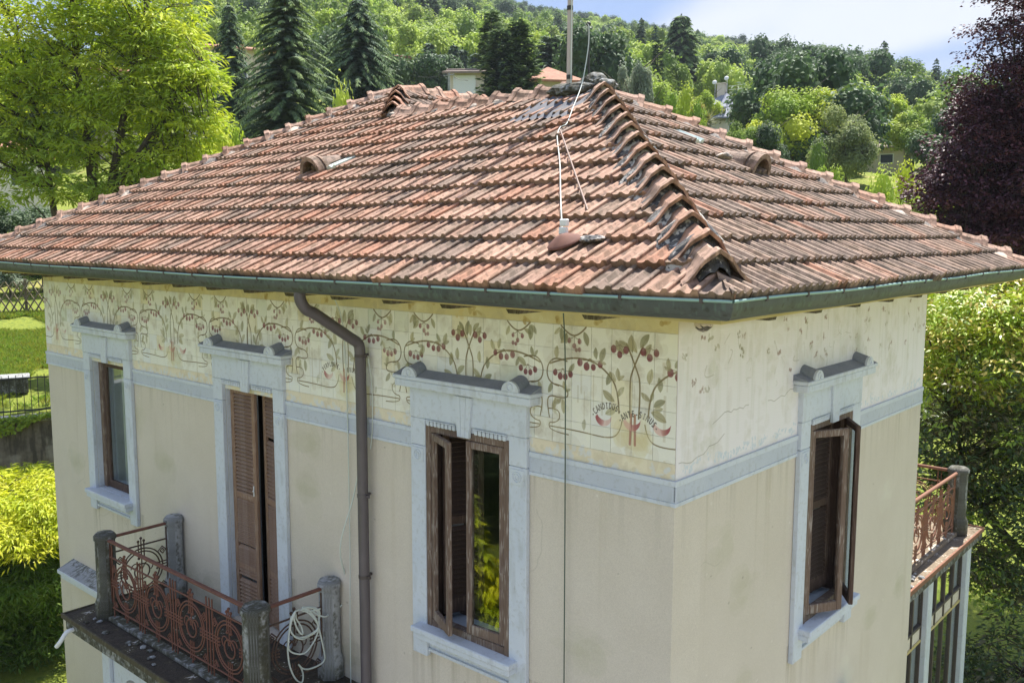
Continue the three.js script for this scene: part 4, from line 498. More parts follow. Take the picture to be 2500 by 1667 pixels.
// ------------------------------------------------------------------ rear terrace over the glazed veranda
{
  const t = sub('terrace', villa), D = -2.553, T = -1.54, XO = -0.2, XR = -0.46, Z1 = -9.54, ZR = -8.96, Z0 = -W - 0.005;
  mesh('slab', [cbox(-3.29, XO - 0.02, D - 0.17, D - 0.03, Z1 + 0.02, Z0, 0.01)], M.concDark, t);
  const top = new THREE.PlaneGeometry(3.08, 4.08, 60, 70).rotateX(-Math.PI / 2), tp = top.attributes.position; for (let i = 0; i < tp.count; i++) tp.setY(i, 0.016 * fbm(tp.getX(i) * 9 + 60, tp.getZ(i) * 9 + 60, 4096, 511, 3)); top.computeVertexNormals(); mesh('deck', [top.translate(-1.75, D - 0.016, -7.48)], M.deckSunny, t);
  mesh('deck_edge', [cbox(XO - 0.03, XO, D - 0.06, D + 0.012, Z1, Z0, 0.006), cbox(-3.29, XO - 0.0302, D - 0.06, D + 0.012, Z1, Z1 + 0.03, 0.006)], M.rustSunlit, t);
  mesh('kerb', [cbox(XR - 0.06, XR + 0.06, D, D + 0.06, ZR, Z0, 0.012)], M.deckSunny, t);
  const R = rng(66); for (let i = 0; i < 16; i++) mesh('rubble_piece', [new THREE.IcosahedronGeometry(0.02 + R() * 0.05, 0).scale(1.3, 0.7, 1).rotateY(R() * 6).translate(mix(-0.4, -0.24, R()), D + 0.012, mix(-6.9, -5.6, R()))], R() < 0.5 ? M.concLight : M.deckSunny, t);
  balPost(t, XR - 0.01, ZR, D, T, M.concDark, 0.13); balPost(t, XR - 0.01, -5.9, D, T, M.concDark, 0.12);
  const r1 = mesh('railing', ironPanel(2.75, 0.86, 4), M.rustSunlit, t); r1.rotation.y = Math.PI / 2; r1.position.set(XR, D + 0.05, -6.05);
  mesh('handrail', [bar(V(XR, T - 0.06, -6.0), V(XR, T - 0.06, ZR + 0.12), 0.026, 8)], M.rustSunlit, t);
  const r2 = mesh('railing', ironPanel(2.4, 0.86, 3), M.rustSunlit, t); r2.position.set(-3.1, D + 0.05, ZR); mesh('handrail', [bar(V(-3.2, T - 0.06, ZR), V(XR - 0.14, T - 0.06, ZR), 0.026, 8)], M.rustSunlit, t);
  const v = sub('veranda', villa), xg = -0.42, yt = -2.725, ys = -3.42, yb = GY + 0.9;
  for (const z of [-9.26, -7.4, -5.62]) mesh('post', [cbox(xg - 0.1, xg + 0.1, GY, yt, z - 0.1, z + 0.1, 0.01)], M.trim, v);
  for (const [z, s] of [[-9.16, 1], [-7.5, -1], [-7.3, 1], [-5.72, -1]]) { const sh = new THREE.Shape(); sh.moveTo(0, 0); sh.lineTo(0.30, 0); sh.absarc(0.30, -0.30, 0.30, Math.PI / 2, Math.PI, false); sh.closePath(); mesh('arch_bracket', [new THREE.ExtrudeGeometry(sh, { depth: 0.12, bevelEnabled: false }).rotateY(-Math.PI / 2).scale(1, 1, s).translate(xg + 0.06, yt - 0.001, z)], M.trim, v); }
  for (const [z0, z1] of [[-9.16, -7.5], [-7.3, -5.72]]) {
    const n = 4, w = (z1 - z0) / n;
    for (let i = 0; i <= n; i++) mesh('mullion', [cbox(xg - 0.03, xg + 0.03, GY + 0.3, yt - 0.02, z0 + i * w - 0.02, z0 + i * w + 0.02, 0.004)], M.strap, v);
    for (const y of [yt - 0.02, ys, ys - 0.22, yb]) mesh('transom', [cbox(xg - 0.031, xg + 0.031, y - 0.04, y, z0, z1, 0.004)], y === ys - 0.22 ? M.soffit : M.strap, v);
    for (let i = 0; i < n; i++) { for (const [a, c] of [[ys, yt - 0.06], [yb, ys - 0.26]]) mesh('pane', [box2(xg - 0.003, xg + 0.003, a, c, z0 + i * w + 0.02, z0 + (i + 1) * w - 0.02)], M.glass, v); mesh('panel', [box2(xg - 0.012, xg + 0.012, ys - 0.22, ys - 0.04, z0 + i * w + 0.02, z0 + (i + 1) * w - 0.02)], M.plaster, v); }
    mesh('parapet', [cbox(xg - 0.08, xg + 0.04, GY, yb - 0.04, z0, z1, 0.006)], M.plaster, v);
  }
  mesh('veranda_floor', [box2(-3.29, -0.5, GY, GY + 0.12, -9.3, Z0)], M.concLight, v);
}

// ------------------------------------------------------------------ loose things on roof and facade
{
  const mast = thing('antenna_mast', 'tall grey antenna mast strapped with black tape standing behind the roof ridge', 'antenna', [-2.98, 3.42, -2.56]);
  mesh('mast_pole', [bar(V(0, 0, 0), V(0.01, 3.2, -0.02), 0.030, 12)], std({ color: lin(0.46, 0.40, 0.36), metalness: 0.2, roughness: 0.55 }), mast); mesh('mast_cable', [tube([V(0.034, 0.05, 0.01), V(0.036, 0.9, 0.012), V(0.034, 1.8, 0.01), V(0.03, 2.9, 0.01)], 0.007, 20, 6)], M.cable, mast);
  for (const y of [0.22, 0.95, 1.5, 1.62, 2.4]) mesh('tape_band', [new THREE.CylinderGeometry(0.034, 0.034, 0.045, 12).translate(0.005, y, 0)], M.black, mast);
  mesh('clamp', [cbox(-0.05, 0.05, 1.58, 1.66, -0.05, 0.05, 0.01)], M.steel, mast);
  mesh('boom', [bar(V(-1.2 * 0.75, 1.62, 1.2 * 0.661), V(0.95 * 0.75, 1.62, -0.95 * 0.661), 0.016, 8)], M.steel, mast);
  for (const [o, y] of [[-1.02, 1.10], [-0.62, 1.05], [-0.31, 1.10], [0.14, 1.08], [0.74, 1.06]]) mesh('element', [bar(V(o * 0.75, 2.2, -o * 0.661), V(o * 0.75, y, -o * 0.661), 0.008, 6)], M.steel, mast);
  const rod = thing('aerial_rod', 'thin dark rod with a round tip standing at the roof apex', 'rod', [-2.83, 3.60, -2.72]); mesh('rod', [bar(V(0, 0, 0), V(-0.01, 0.60, 0), 0.012, 8)], M.black, rod); mesh('rod_tip', [new THREE.SphereGeometry(0.026, 10, 8).translate(-0.01, 0.61, 0)], M.black, rod);
  const P = (x, z, h) => V(x, planeY(z) + h, z);
  const cab = mesh('aerial_cable', [tube([V(-2.84, 4.21, -2.70), V(-2.815, 4.17, -2.69), V(-2.795, 3.97, -2.66), V(-2.765, 3.70, -2.56), V(-2.73, 3.50, -2.45), V(-2.58, 3.24, -2.12), V(-2.35, 3.02, -1.72), V(-2.375, 2.985, -1.655), V(-2.315, 2.92, -1.54), V(-2.205, 2.84, -1.39), V(-1.75, 2.55, -0.86), V(-1.28, 2.235, -0.28), V(-0.90, 1.985, 0.18), V(-0.83, 1.95, 0.26)], 0.0055, 140, 6)], M.cable); tag(cab, 'pale cable running down the roof tiles from the apex rod', 'cable');
  const ins = thing('cable_insulator', 'small white ribbed insulator above the rusty metal disc on the tiles', 'insulator', [-0.815, planeY(0.27) + 0.075, 0.27]); mesh('insulator_body', [cbox(-0.035, 0.035, 0.0, 0.055, -0.02, 0.02, 0.008), cbox(-0.028, 0.04, 0.06, 0.115, -0.02, 0.02, 0.008), cbox(-0.018, 0.026, -0.07, 0.0, -0.014, 0.014, 0.004)], M.white, ins);
  const cap = thing('metal_cap', 'round rusty brown metal cap lying on the roof tiles below the insulator', 'cap', [-0.74, planeY(0.36) + 0.075, 0.36]); mesh('cap_disc', [new THREE.LatheGeometry([[0, 0.055], [0.05, 0.048], [0.12, 0.008], [0.132, -0.006], [0.126, -0.012], [0, 0.03]].map(([a, b]) => new THREE.Vector2(a, b)), 28).rotateX(0.42).rotateZ(0.12)], M.rust, cap); mesh('cap_stem', [bar(V(0, -0.09, -0.02), V(0, 0.02, 0), 0.02, 8)], M.rust, cap);
  const sr = mesh('steel_stay', [bar(P(-2.24, -1.48, 0.12), P(-0.86, -0.08, 0.07), 0.0085, 8)], M.steel); tag(sr, 'slanted brown steel stay rod lying across the roof tiles', 'rod');
  const gw = mesh('hanging_wire', [tube([V(-0.95, 1.44, 0.10), V(-0.95, 0.8, 0.06), V(-0.945, -1.5, 0.05), V(-0.94, -4, 0.05), V(-0.94, -6.4, 0.05)], 0.0055, 60, 6)], M.cableGreen); tag(gw, 'thin dark green wire hanging down the front wall near the corner', 'wire');
  const ww = mesh('hanging_wire', [tube([V(-3.66, 1.43, 0.2), V(-3.66, 0.9, 0.05), V(-3.66, -1.0, 0.03), V(-3.665, -2.5, 0.05), V(-3.67, -6.4, 0.05)], 0.0055, 60, 6)], M.cable); tag(ww, 'thin white wire hanging down the wall between downpipe and balcony door', 'wire');
  // coil of white cable on the balcony side railing, plane x = XC
  const XC = -3.86, toY = (px, py) => { const u = 650 + px / 4.948, v = 1350 + py / 4.948, d = V((u - 1250) / 2212.8, -(v - 833.5) / 2212.8, -1).applyQuaternion(camera.quaternion), t = (XC - CAM.x) / d.x; return V(XC + 0.012 * Math.sin(px * 0.05 + py * 0.03), CAM.y + t * d.y, CAM.z + t * d.z); };
  const coil = thing('cable_coil', 'coil of thin white cable hung over the balcony side railing', 'cable coil', [0, 0, 0]);
  const loops = [[[640, 670], [520, 700], [430, 690], [330, 720], [285, 850], [300, 960], [370, 1015], [450, 1010], [560, 960], [620, 890], [640, 780], [600, 690], [500, 655], [400, 690]], [[420, 690], [500, 720], [570, 790], [620, 890], [690, 1200], [705, 1300], [640, 1355], [520, 1405], [430, 1390], [380, 1340], [420, 1390], [450, 1480], [430, 1565], [350, 1520], [290, 1380], [265, 1200], [270, 1000], [300, 800], [345, 700]], [[345, 700], [330, 800], [380, 930], [430, 980], [430, 900], [370, 800], [345, 730]], [[300, 760], [280, 900], [260, 1060], [280, 1170], [350, 1215], [450, 1205], [560, 1110], [615, 990], [620, 880], [580, 780], [500, 690], [430, 660], [560, 655], [630, 700], [640, 800], [600, 930], [510, 1010], [420, 1035], [330, 1000], [290, 900], [330, 740]]];
  for (const l of loops) mesh('cable_loop', [tube(l.map(([x, y]) => toY(x, y)), 0.0085, l.length * 9, 6)], M.cable, coil);
  mesh('cable_end', [tube([[545, 690], [620, 745], [700, 765], [770, 735], [880, 650], [960, 540], [1000, 440]].map(([x, y]) => toY(x, y)).concat([V(-3.70, -1.15, 0.12), V(-3.55, -0.6, 0.06), V(-3.43, -0.1, 0.03)]), 0.0085, 90, 6)], M.cable, coil);
  const pc = mesh('service_wire', [tube([V(-3.30, 0.80, 0.06), V(-3.285, 0.5, 0.03), V(-3.29, 0.1, 0.03), V(-3.32, -0.1, 0.03)], 0.005, 30, 5)], M.cable); tag(pc, 'short white wire clipped to the wall beside the downpipe collar', 'wire');
}
// ------------------------------------------------------------------ terrain
const az = (u) => Math.atan((u - 1176) / 2081.7);                    // bearing right of the view axis for a column of a 2352 px wide picture
const dirAz = (a) => V(-Math.sin(YAW - a), 0, -Math.cos(YAW - a));
const tanEl = (u, v) => { const d = V((u - 1176) / 2081.7, -(v - 784) / 2081.7, -1).applyQuaternion(camera.quaternion); return d.y / Math.hypot(d.x, d.z); };
const bear = (u, v) => { const d = V((u - 1176) / 2081.7, -(v - 784) / 2081.7, -1).applyQuaternion(camera.quaternion); let a = YAW - Math.atan2(-d.x, -d.z); return a; };
const SKYLINE = [[-1500, 420], [-700, 380], [-200, 330], [60, 250], [250, 120], [430, -40], [800, -70], [1000, -40], [1200, 22], [1400, 55], [1530, 78], [1700, 104], [1900, 130], [2000, 148], [2090, 170], [2200, 210], [2400, 270], [3000, 330], [4200, 420]].map(([u, v]) => [bear(u, v), tanEl(u, v)]);
const SKYDIST = [[-1.2, 500], [-0.5, 640], [-0.1, 660], [0.1, 560], [0.3, 430], [0.5, 380], [1.2, 380]];
const lerpT = (T, x) => { if (x <= T[0][0]) return T[0][1]; for (let i = 1; i < T.length; i++) if (x < T[i][0]) return mix(T[i - 1][1], T[i][1], (x - T[i - 1][0]) / (T[i][0] - T[i - 1][0])); return T[T.length - 1][1]; };
const WALLAZ = bear(60, 930), WALLD = 25.2;
const wallR = (a) => { const c = Math.cos(a - WALLAZ); return c > 0.3 ? WALLD / c : WALLD / 0.3; };
const PROF = [[0, -0.30], [0.06, -0.16], [0.14, 0.24], [0.25, 0.58], [0.5, 0.84], [1, 1]];
function groundY(a, r) {
  a = Math.atan2(Math.sin(a), Math.cos(a));
  if (Math.abs(a) > 1.35) return GY + sstep(60, 400, r) * 12;
  const rw = wallR(a), R1 = lerpT(SKYDIST, a), flank = 1 - sstep(0.85, 1.35, Math.abs(a)), tree = 7;
  if (r < rw) return GY;
  const e1 = lerpT(SKYLINE, a) - tree / R1;
  const curve = (rr) => { const rs = [[0, -2.62], [36 / 640, -0.9], [60 / 640, 60 * e1 * 0.22 + 1.93 - 1], [110 / 640, 110 * e1 * 0.56 + 1.93], [250 / 640, 250 * e1 * 0.82 + 1.93], [1, 640 * e1 + 1.93]]; return rs; };
  let y; const K = [[25, -2.62], [36, -1.1], [60, 1.93 + 60 * e1 * 0.22], [110, 1.93 + 110 * e1 * 0.56], [Math.min(250, R1 * 0.55), 1.93 + Math.min(250, R1 * 0.55) * e1 * 0.84], [R1, 1.93 + R1 * e1], [R1 + 160, 1.93 + R1 * e1 - 14], [1400, 20]];
  y = lerpT(K, Math.max(r * 25 / rw, 25) < 36 ? Math.max(25, r * 25.2 / rw) : r);
  return mix(GY, y, flank);
}
const at = (u, v, r) => { const a = bear(u, v), d = dirAz(a); return V(CAM.x + d.x * r, CAM.y + tanEl(u, v) * r, CAM.z + d.z * r); };
const polar = (p) => { const dx = p.x - CAM.x, dz = p.z - CAM.z; return [Math.atan2(Math.sin(YAW - Math.atan2(-dx, -dz)), Math.cos(YAW - Math.atan2(-dx, -dz))), Math.hypot(dx, dz)]; };
const floorAt = (p) => groundY(...polar(p));
const grassTex = tex(1024, 14, (u, v) => { const a = fbm(u * 5, v * 5, 5, 601, 5), f = fbm(u * 120, v * 120, 120, 602, 3), d = fbm(u * 9, v * 9, 9, 603, 4); let c = mixc([112, 126, 40], [150, 158, 56], a * 0.6 + f * 0.4); c = mixc(c, [84, 104, 34], sstep(0.5, 0.75, f) * 0.6); return mixc(c, [176, 162, 104], sstep(0.60, 0.78, d) * 0.7); });
M.grass = std({ map: grassTex, bumpMap: fineBump, bumpScale: 0.06, roughness: 1 });
{
  const v = [], uv = [], ix = [], as = []; for (let i = -80; i <= 80; i++) as.push(i / 80 * 0.9); for (let i = 1; i < 60; i++) as.push(0.9 + i / 60 * (2 * Math.PI - 1.8)); as.push(2 * Math.PI - 0.9);
  const fr = [0.02, 0.2, 0.45, 0.7, 0.85, 0.95, 0.9985, 1.0, 1.02, 1.06, 1.12, 1.2, 1.3, 1.42, 1.6, 1.85, 2.2, 2.6, 3.1, 3.7, 4.4, 5.4, 6.6, 8, 10, 12, 14.5, 17, 19.5, 22, 24.5, 27, 30, 36, 50], n = fr.length;
  for (const a of as) { const rw = wallR(Math.atan2(Math.sin(a), Math.cos(a))), d = dirAz(a); fr.forEach((f) => { const r = f <= 1.0 ? rw * f : mix(rw * f, WALLD * f, sstep(1, 4, f)), y = groundY(a, f === 1.0 ? r + 0.01 : r) + (f > 3 ? (fbm(d.x * r / 30 + 50, d.z * r / 30 + 50, 4096, 611, 3) - 0.5) * 4 : 0); v.push(CAM.x + d.x * r, y, CAM.z + d.z * r); uv.push(CAM.x + d.x * r, CAM.z + d.z * r); }); }
  for (let i = 0; i + 1 < as.length; i++) for (let k = 0; k + 1 < n; k++) { const p = i * n + k, q = p + n; ix.push(p, p + 1, q, q, p + 1, q + 1); }
  const g = new THREE.BufferGeometry(); g.setAttribute('position', new THREE.Float32BufferAttribute(v, 3)); g.setAttribute('uv', new THREE.Float32BufferAttribute(uv, 2)); g.setIndex(ix); g.computeVertexNormals(); tag(mesh('ground', g, M.grass), null, null, null, 'structure');
}

// ------------------------------------------------------------------ foliage
class Foliage {
  constructor(seed) { this.v = []; this.n = []; this.c = []; this.i = []; this.R = rng(seed); }
  leaf(p, d, nrm, len, wid, col, fold = 0.15) {
    const s = V().crossVectors(d, nrm).normalize(), m = V().crossVectors(s, d).normalize(), k = this.v.length / 3, j = 0.78 + this.R() * 0.44;
    const q = [p, p.clone().addScaledVector(d, len * 0.45).addScaledVector(s, wid / 2).addScaledVector(m, wid * fold), p.clone().addScaledVector(d, len).addScaledVector(m, -len * 0.08), p.clone().addScaledVector(d, len * 0.45).addScaledVector(s, -wid / 2).addScaledVector(m, wid * fold)];
    for (const x of q) { this.v.push(x.x, x.y, x.z); this.n.push(m.x, m.y, m.z); this.c.push(col[0] * j, col[1] * j, col[2] * j); }
    this.i.push(k, k + 1, k + 2, k, k + 2, k + 3);
  }
  solid(g, col) { const q = clean(g), k = this.v.length / 3, P = q.attributes.position, N = q.attributes.normal; for (let i = 0; i < P.count; i++) { this.v.push(P.getX(i), P.getY(i), P.getZ(i)); this.n.push(N.getX(i), N.getY(i), N.getZ(i)); this.c.push(...col); this.i.push(k + i); } }
  geo() { const g = new THREE.BufferGeometry(); g.setAttribute('position', new THREE.Float32BufferAttribute(this.v, 3)); g.setAttribute('normal', new THREE.Float32BufferAttribute(this.n, 3)); g.setAttribute('color', new THREE.Float32BufferAttribute(this.c, 3)); g.setIndex(this.i); return g; }
}
const rdir = (R) => { const z = R() * 2 - 1, a = R() * 6.2832, s = Math.sqrt(1 - z * z); return V(s * Math.cos(a), z, s * Math.sin(a)); };
// broadleaf crown: lobes clothed in leaf clusters; unit radius about, base at y = 0
function broadCrown(seed, { lobes = 12, n = 900, leaf = 0.16, rx = 1, ry = 0.9, cy = 1.0, cols, up = 0.6, core = 0.66, lr = [0.32, 0.5] }) {
  const F = new Foliage(seed), R = F.R, Lb = [];
  for (let i = 0; i < lobes; i++) { const d = rdir(R), k = i < 2 ? 0.15 : 0.40 + R() * 0.55; Lb.push({ c: V(d.x * rx * k, cy + d.y * ry * k * (d.y < 0 ? 0.75 : 1), d.z * rx * k), r: mix(lr[0], lr[1], R()), col: cols[Math.floor(R() * cols.length)] }); }
  for (let t = 0, made = 0; made < n && t < n * 4; t++) {
    const l = Lb[Math.floor(R() * lobes)], d = rdir(R); if (d.y < -0.35 && R() < 0.6) continue; const p = l.c.clone().addScaledVector(d, l.r * (0.66 + R() * 0.48));
    if (Lb.some((o) => o !== l && p.distanceTo(o.c) < o.r * 0.74)) continue;
    const out = d.clone().add(rdir(R).multiplyScalar(0.9)).add(V(0, up, 0)).normalize(), tan = rdir(R).cross(out).normalize(); if (tan.y > 0.3) tan.negate();
    F.leaf(p, tan, out, leaf * (0.7 + R() * 0.7), leaf * (0.5 + R() * 0.3), l.col); made++;
  }
  if (core) for (const l of Lb) { const g = new THREE.IcosahedronGeometry(l.r * core, 2), q = g.attributes.position; for (let i = 0; i < q.count; i++) { const k = 0.7 + 0.6 * hash2(Math.round(q.getX(i) * 977), Math.round(q.getY(i) * 977) * 31 + Math.round(q.getZ(i) * 977), seed); q.setXYZ(i, q.getX(i) * k, q.getY(i) * k, q.getZ(i) * k); } const f = g.toNonIndexed(); f.computeVertexNormals(); F.solid(f.translate(...l.c.toArray()), l.col); }
  return F.geo();
}
function coniferCrown(seed, { h = 10, r = 3, levels = 26, nb = 8, droop = 0.35, rise = 0.1, spray = 0.5, sw = 0.35, cols, base = 0.06, pow = 0.9, dens = 1, jit = 0.25, core = 0.3 }) {
  const F = new Foliage(seed), R = F.R;
  for (let l = 0; l < levels; l++) {
    const t = (l + R() * 0.6) / levels, y0 = h * mix(base, 1, t), len0 = r * Math.pow(1 - t, pow) + 0.05 * r, n = Math.max(4, Math.round(nb * (0.55 + 0.45 * (1 - t))));
    for (let b = 0; b < n; b++) {
      const a = (b + R() * 0.8) / n * 6.2832 + l * 2.4, len = len0 * (1 - jit + R() * jit * 2), dx = Math.cos(a), dz = Math.sin(a), steps = Math.max(2, Math.round(len / (spray * 0.42) * dens)), col = cols[Math.floor(R() * cols.length)], dr = droop * (0.7 + R() * 0.6);
      const pt = (s) => V(dx * len * s, y0 + rise * len * s - dr * len * s * s, dz * len * s);
      for (let k = 0; k < steps; k++) { const s = (k + 0.6 + R() * 0.3) / steps, p = pt(s), f = pt(Math.min(1.05, s + 0.05)).sub(p).normalize(); for (const sd of [-1, 1, 0, 0.5]) { const d = f.clone().add(V(-dz * sd * 0.9, -0.15 - R() * (sd === 0.5 ? 1.1 : 0.35), dx * sd * 0.9)).normalize(), sz = spray * (0.65 + 0.5 * (1 - s)) * (0.8 + R() * 0.4); F.leaf(p, d, V((R() - 0.5) * 0.9, 1, (R() - 0.5) * 0.9).normalize(), sz, sz * sw, s > 0.72 ? [col[0] * 1.7, col[1] * 1.6, col[2] * 1.2] : col, -0.1); } }
    }
  }
  for (let k = 0; k < 6; k++) F.leaf(V(0, h * 0.965, 0), V((R() - 0.5) * 0.4, 1, (R() - 0.5) * 0.4).normalize(), rdir(R), h * 0.045, 0.12, cols[0]);
  F.solid(new THREE.ConeGeometry(r * core, h * 0.86, 9, 1).translate(0, h * (base + 0.43), 0), cols[0]);
  return F.geo();
}
// tree of leafy sprays on real branches: clusters fill the given ellipsoids and hang from the nearest trunk
function sprayTree({ trunks, blobs, n, per, cr, flat, leafL, leafW, cols, seed, shell = 0.5, droop = 0.3, mat = M.leaf, twig = 0.02, fold = 0.15 }) {
  const F = new Foliage(seed), R = F.R, wood = [], tot = blobs.reduce((s, b) => s + (b.w ?? b.r[0] * b.r[1]), 0);
  for (const t of trunks) { const c = new THREE.CatmullRomCurve3(t.p); t.s = c.getPoints(14); for (let i = 0; i < 14; i++) wood.push(bar(t.s[i], t.s[i + 1], mix(t.r, t.r * 0.25, i / 14), 7, mix(t.r, t.r * 0.25, (i + 1) / 14))); }
  for (const b of blobs) {
    const m = Math.round(n * (b.w ?? b.r[0] * b.r[1]) / tot);
    for (let k = 0; k < m; k++) {
      const d = rdir(R), q = Math.pow(R(), shell), p = V(b.c.x + d.x * b.r[0] * q, b.c.y + d.y * b.r[1] * q, b.c.z + d.z * b.r[2] * q), C = b.cols ?? cols, col = C[Math.floor(R() * C.length)];
      let best = null, bd = 1e9; for (const t of trunks) for (const s of t.s) { const e = Math.hypot(s.x - p.x, s.z - p.z) + Math.abs(s.y - (p.y - 0.45 * Math.hypot(s.x - p.x, s.z - p.z))) * 0.8; if (e < bd) { bd = e; best = s; } }
      const out = V(p.x - best.x, 0, p.z - best.z); const ol = out.length(); out.normalize();
      if (k % 2 === 0) { const mid = best.clone().lerp(p, 0.55).add(V(0, ol * 0.12, 0)); wood.push(bar(best, mid, twig * (1 + ol * 0.22), 4, twig * 0.9), bar(mid, p, twig * 0.9, 3, twig * 0.3)); }
      const tilt = V((R() - 0.5) * 0.5, 1, (R() - 0.5) * 0.5).normalize();
      for (let i = 0; i < per; i++) {
        const a = R() * 6.2832, rr = Math.sqrt(R()) * cr, o = V(Math.cos(a) * rr, (R() - 0.5) * cr * flat * 2 - droop * rr * rr / cr, Math.sin(a) * rr), at2 = p.clone().add(o), dd = V(o.x, 0, o.z).normalize().add(rdir(R).multiplyScalar(0.7)).add(V(0, -droop, 0)).normalize();
        F.leaf(at2, dd, tilt.clone().add(rdir(R).multiplyScalar(0.75)).normalize(), leafL * (0.65 + R() * 0.7), leafW * (0.7 + R() * 0.6), col, fold);
      }
    }
  }
  return { crown: F.geo(), wood: join(wood), mat };
}
function plant(name, label, pos, parts, group) { const t = thing(name, label, name.includes('shrub') || name.includes('hedge') ? 'shrub' : 'tree', pos.toArray(), 0, group); if (parts.wood) mesh('trunk', parts.wood, M.bark, t); mesh('crown', parts.crown, parts.mat ?? M.leaf, t); return t; }
const C = {                                           // leaf colours (linear)
  lime: [[0.46, 0.56, 0.04], [0.37, 0.49, 0.04], [0.54, 0.60, 0.055]], fresh: [[0.34, 0.45, 0.055], [0.42, 0.51, 0.06], [0.27, 0.39, 0.05]], mid: [[0.22, 0.32, 0.05], [0.28, 0.37, 0.055], [0.17, 0.26, 0.045]],
  dark: [[0.08, 0.13, 0.052], [0.10, 0.16, 0.06], [0.065, 0.11, 0.048]], spruce: [[0.08, 0.125, 0.072], [0.11, 0.165, 0.085], [0.065, 0.11, 0.066]], cedar: [[0.10, 0.15, 0.075], [0.14, 0.20, 0.09], [0.07, 0.115, 0.065]],
  purple: [[0.105, 0.044, 0.058], [0.15, 0.062, 0.075], [0.07, 0.032, 0.045]], gold: [[0.55, 0.60, 0.025], [0.46, 0.55, 0.03], [0.62, 0.63, 0.04]], grey: [[0.27, 0.33, 0.22], [0.34, 0.39, 0.26], [0.21, 0.27, 0.18]],
};
const trunkGeo = (h, r, lean = 0) => [bar(V(0, -1, 0), V(lean * 0.4, h * 0.55, 0), r, 8, r * 0.7), bar(V(lean * 0.4, h * 0.55, 0), V(lean, h, 0), r * 0.7, 8, r * 0.2)];
const limbs = (h, r, R) => { const g = []; for (let i = 0; i < 7; i++) { const a = i * 0.9 + R() * 0.5, y = h * (0.35 + 0.07 * i), l = h * 0.32; g.push(bar(V(0, y, 0), V(Math.cos(a) * l, y + l * 0.8, Math.sin(a) * l), r * 0.4, 5, r * 0.12)); } return g; };

// ------------------------------------------------------------------ near trees
{ // yellow-green locust, several slim trunks
  const g = at(245, 520, 26), base = V(g.x, floorAt(g), g.z), rel = (u, v, r) => at(u, v, r).sub(base);
  const T = (r, ...p) => ({ r, p: p.map(([u, v, d]) => rel(u, v, d)) });
  const o = V(0, 0, 0), trunks = [T(0.15, [215, 470, 26.2], [200, 330, 26.2], [175, 150, 26], [165, 20, 26], [160, -120, 26]), T(0.14, [250, 480, 25.6], [272, 330, 25.4], [300, 180, 25.2], [330, 40, 25], [350, -80, 25]), T(0.10, [120, 470, 26.5], [95, 300, 26.8], [60, 150, 27], [20, 40, 27]), T(0.09, [255, 470, 25.4], [330, 330, 24.8], [400, 230, 24.4], [470, 160, 24.2]), T(0.08, [215, 480, 27], [230, 300, 27.6], [250, 120, 28], [255, -30, 28])];
  for (const t of trunks) t.p.unshift(V(t.p[0].x * 0.5, -0.6, t.p[0].z * 0.5));
  const B = (u, v, r, a, b, c, w, cols) => ({ c: rel(u, v, r), r: [a, b, c ?? a], w, cols });
  const blobs = [B(120, 40, 26.5, 1.9, 1.3, 2, 3), B(305, 30, 25.5, 1.6, 1.3, 1.8, 2.8), B(385, 115, 25, 0.9, 0.9, 1.2, 1.5), B(430, 168, 24.4, 0.85, 0.26, 0.9, 0.9), B(60, 190, 27, 1.7, 1.2, 1.8, 2.2), B(220, 170, 26, 1.9, 1.1, 2, 2.6), B(380, 210, 25, 1.3, 0.8, 1.4, 1.8), B(430, 280, 24.6, 0.7, 0.5, 0.9, 0.9), B(110, 300, 26.5, 1.8, 1.0, 1.8, 1.9, C.fresh), B(290, 300, 25.6, 1.8, 1.1, 1.8, 2.0), B(410, 360, 25, 1.1, 0.6, 1.2, 1.2), B(60, 400, 27, 1.5, 0.9, 1.5, 1.0, C.fresh), B(230, 410, 26, 1.9, 0.9, 1.9, 1.6, C.fresh), B(360, 430, 25.2, 1.3, 0.5, 1.3, 0.9, C.fresh), B(-120, 150, 27, 2.2, 2.6, 2.4, 2.4), B(240, -110, 26, 2.4, 1.3, 2.4, 2)];
  plant('locust_tree', 'tall feathery yellow-green locust tree with slim dark trunks', base, sprayTree({ trunks, blobs, n: 1250, per: 36, cr: 0.42, flat: 0.16, leafL: 0.20, leafW: 0.055, cols: C.lime, seed: 701, shell: 0.42, droop: 0.35, twig: 0.016 }));
}
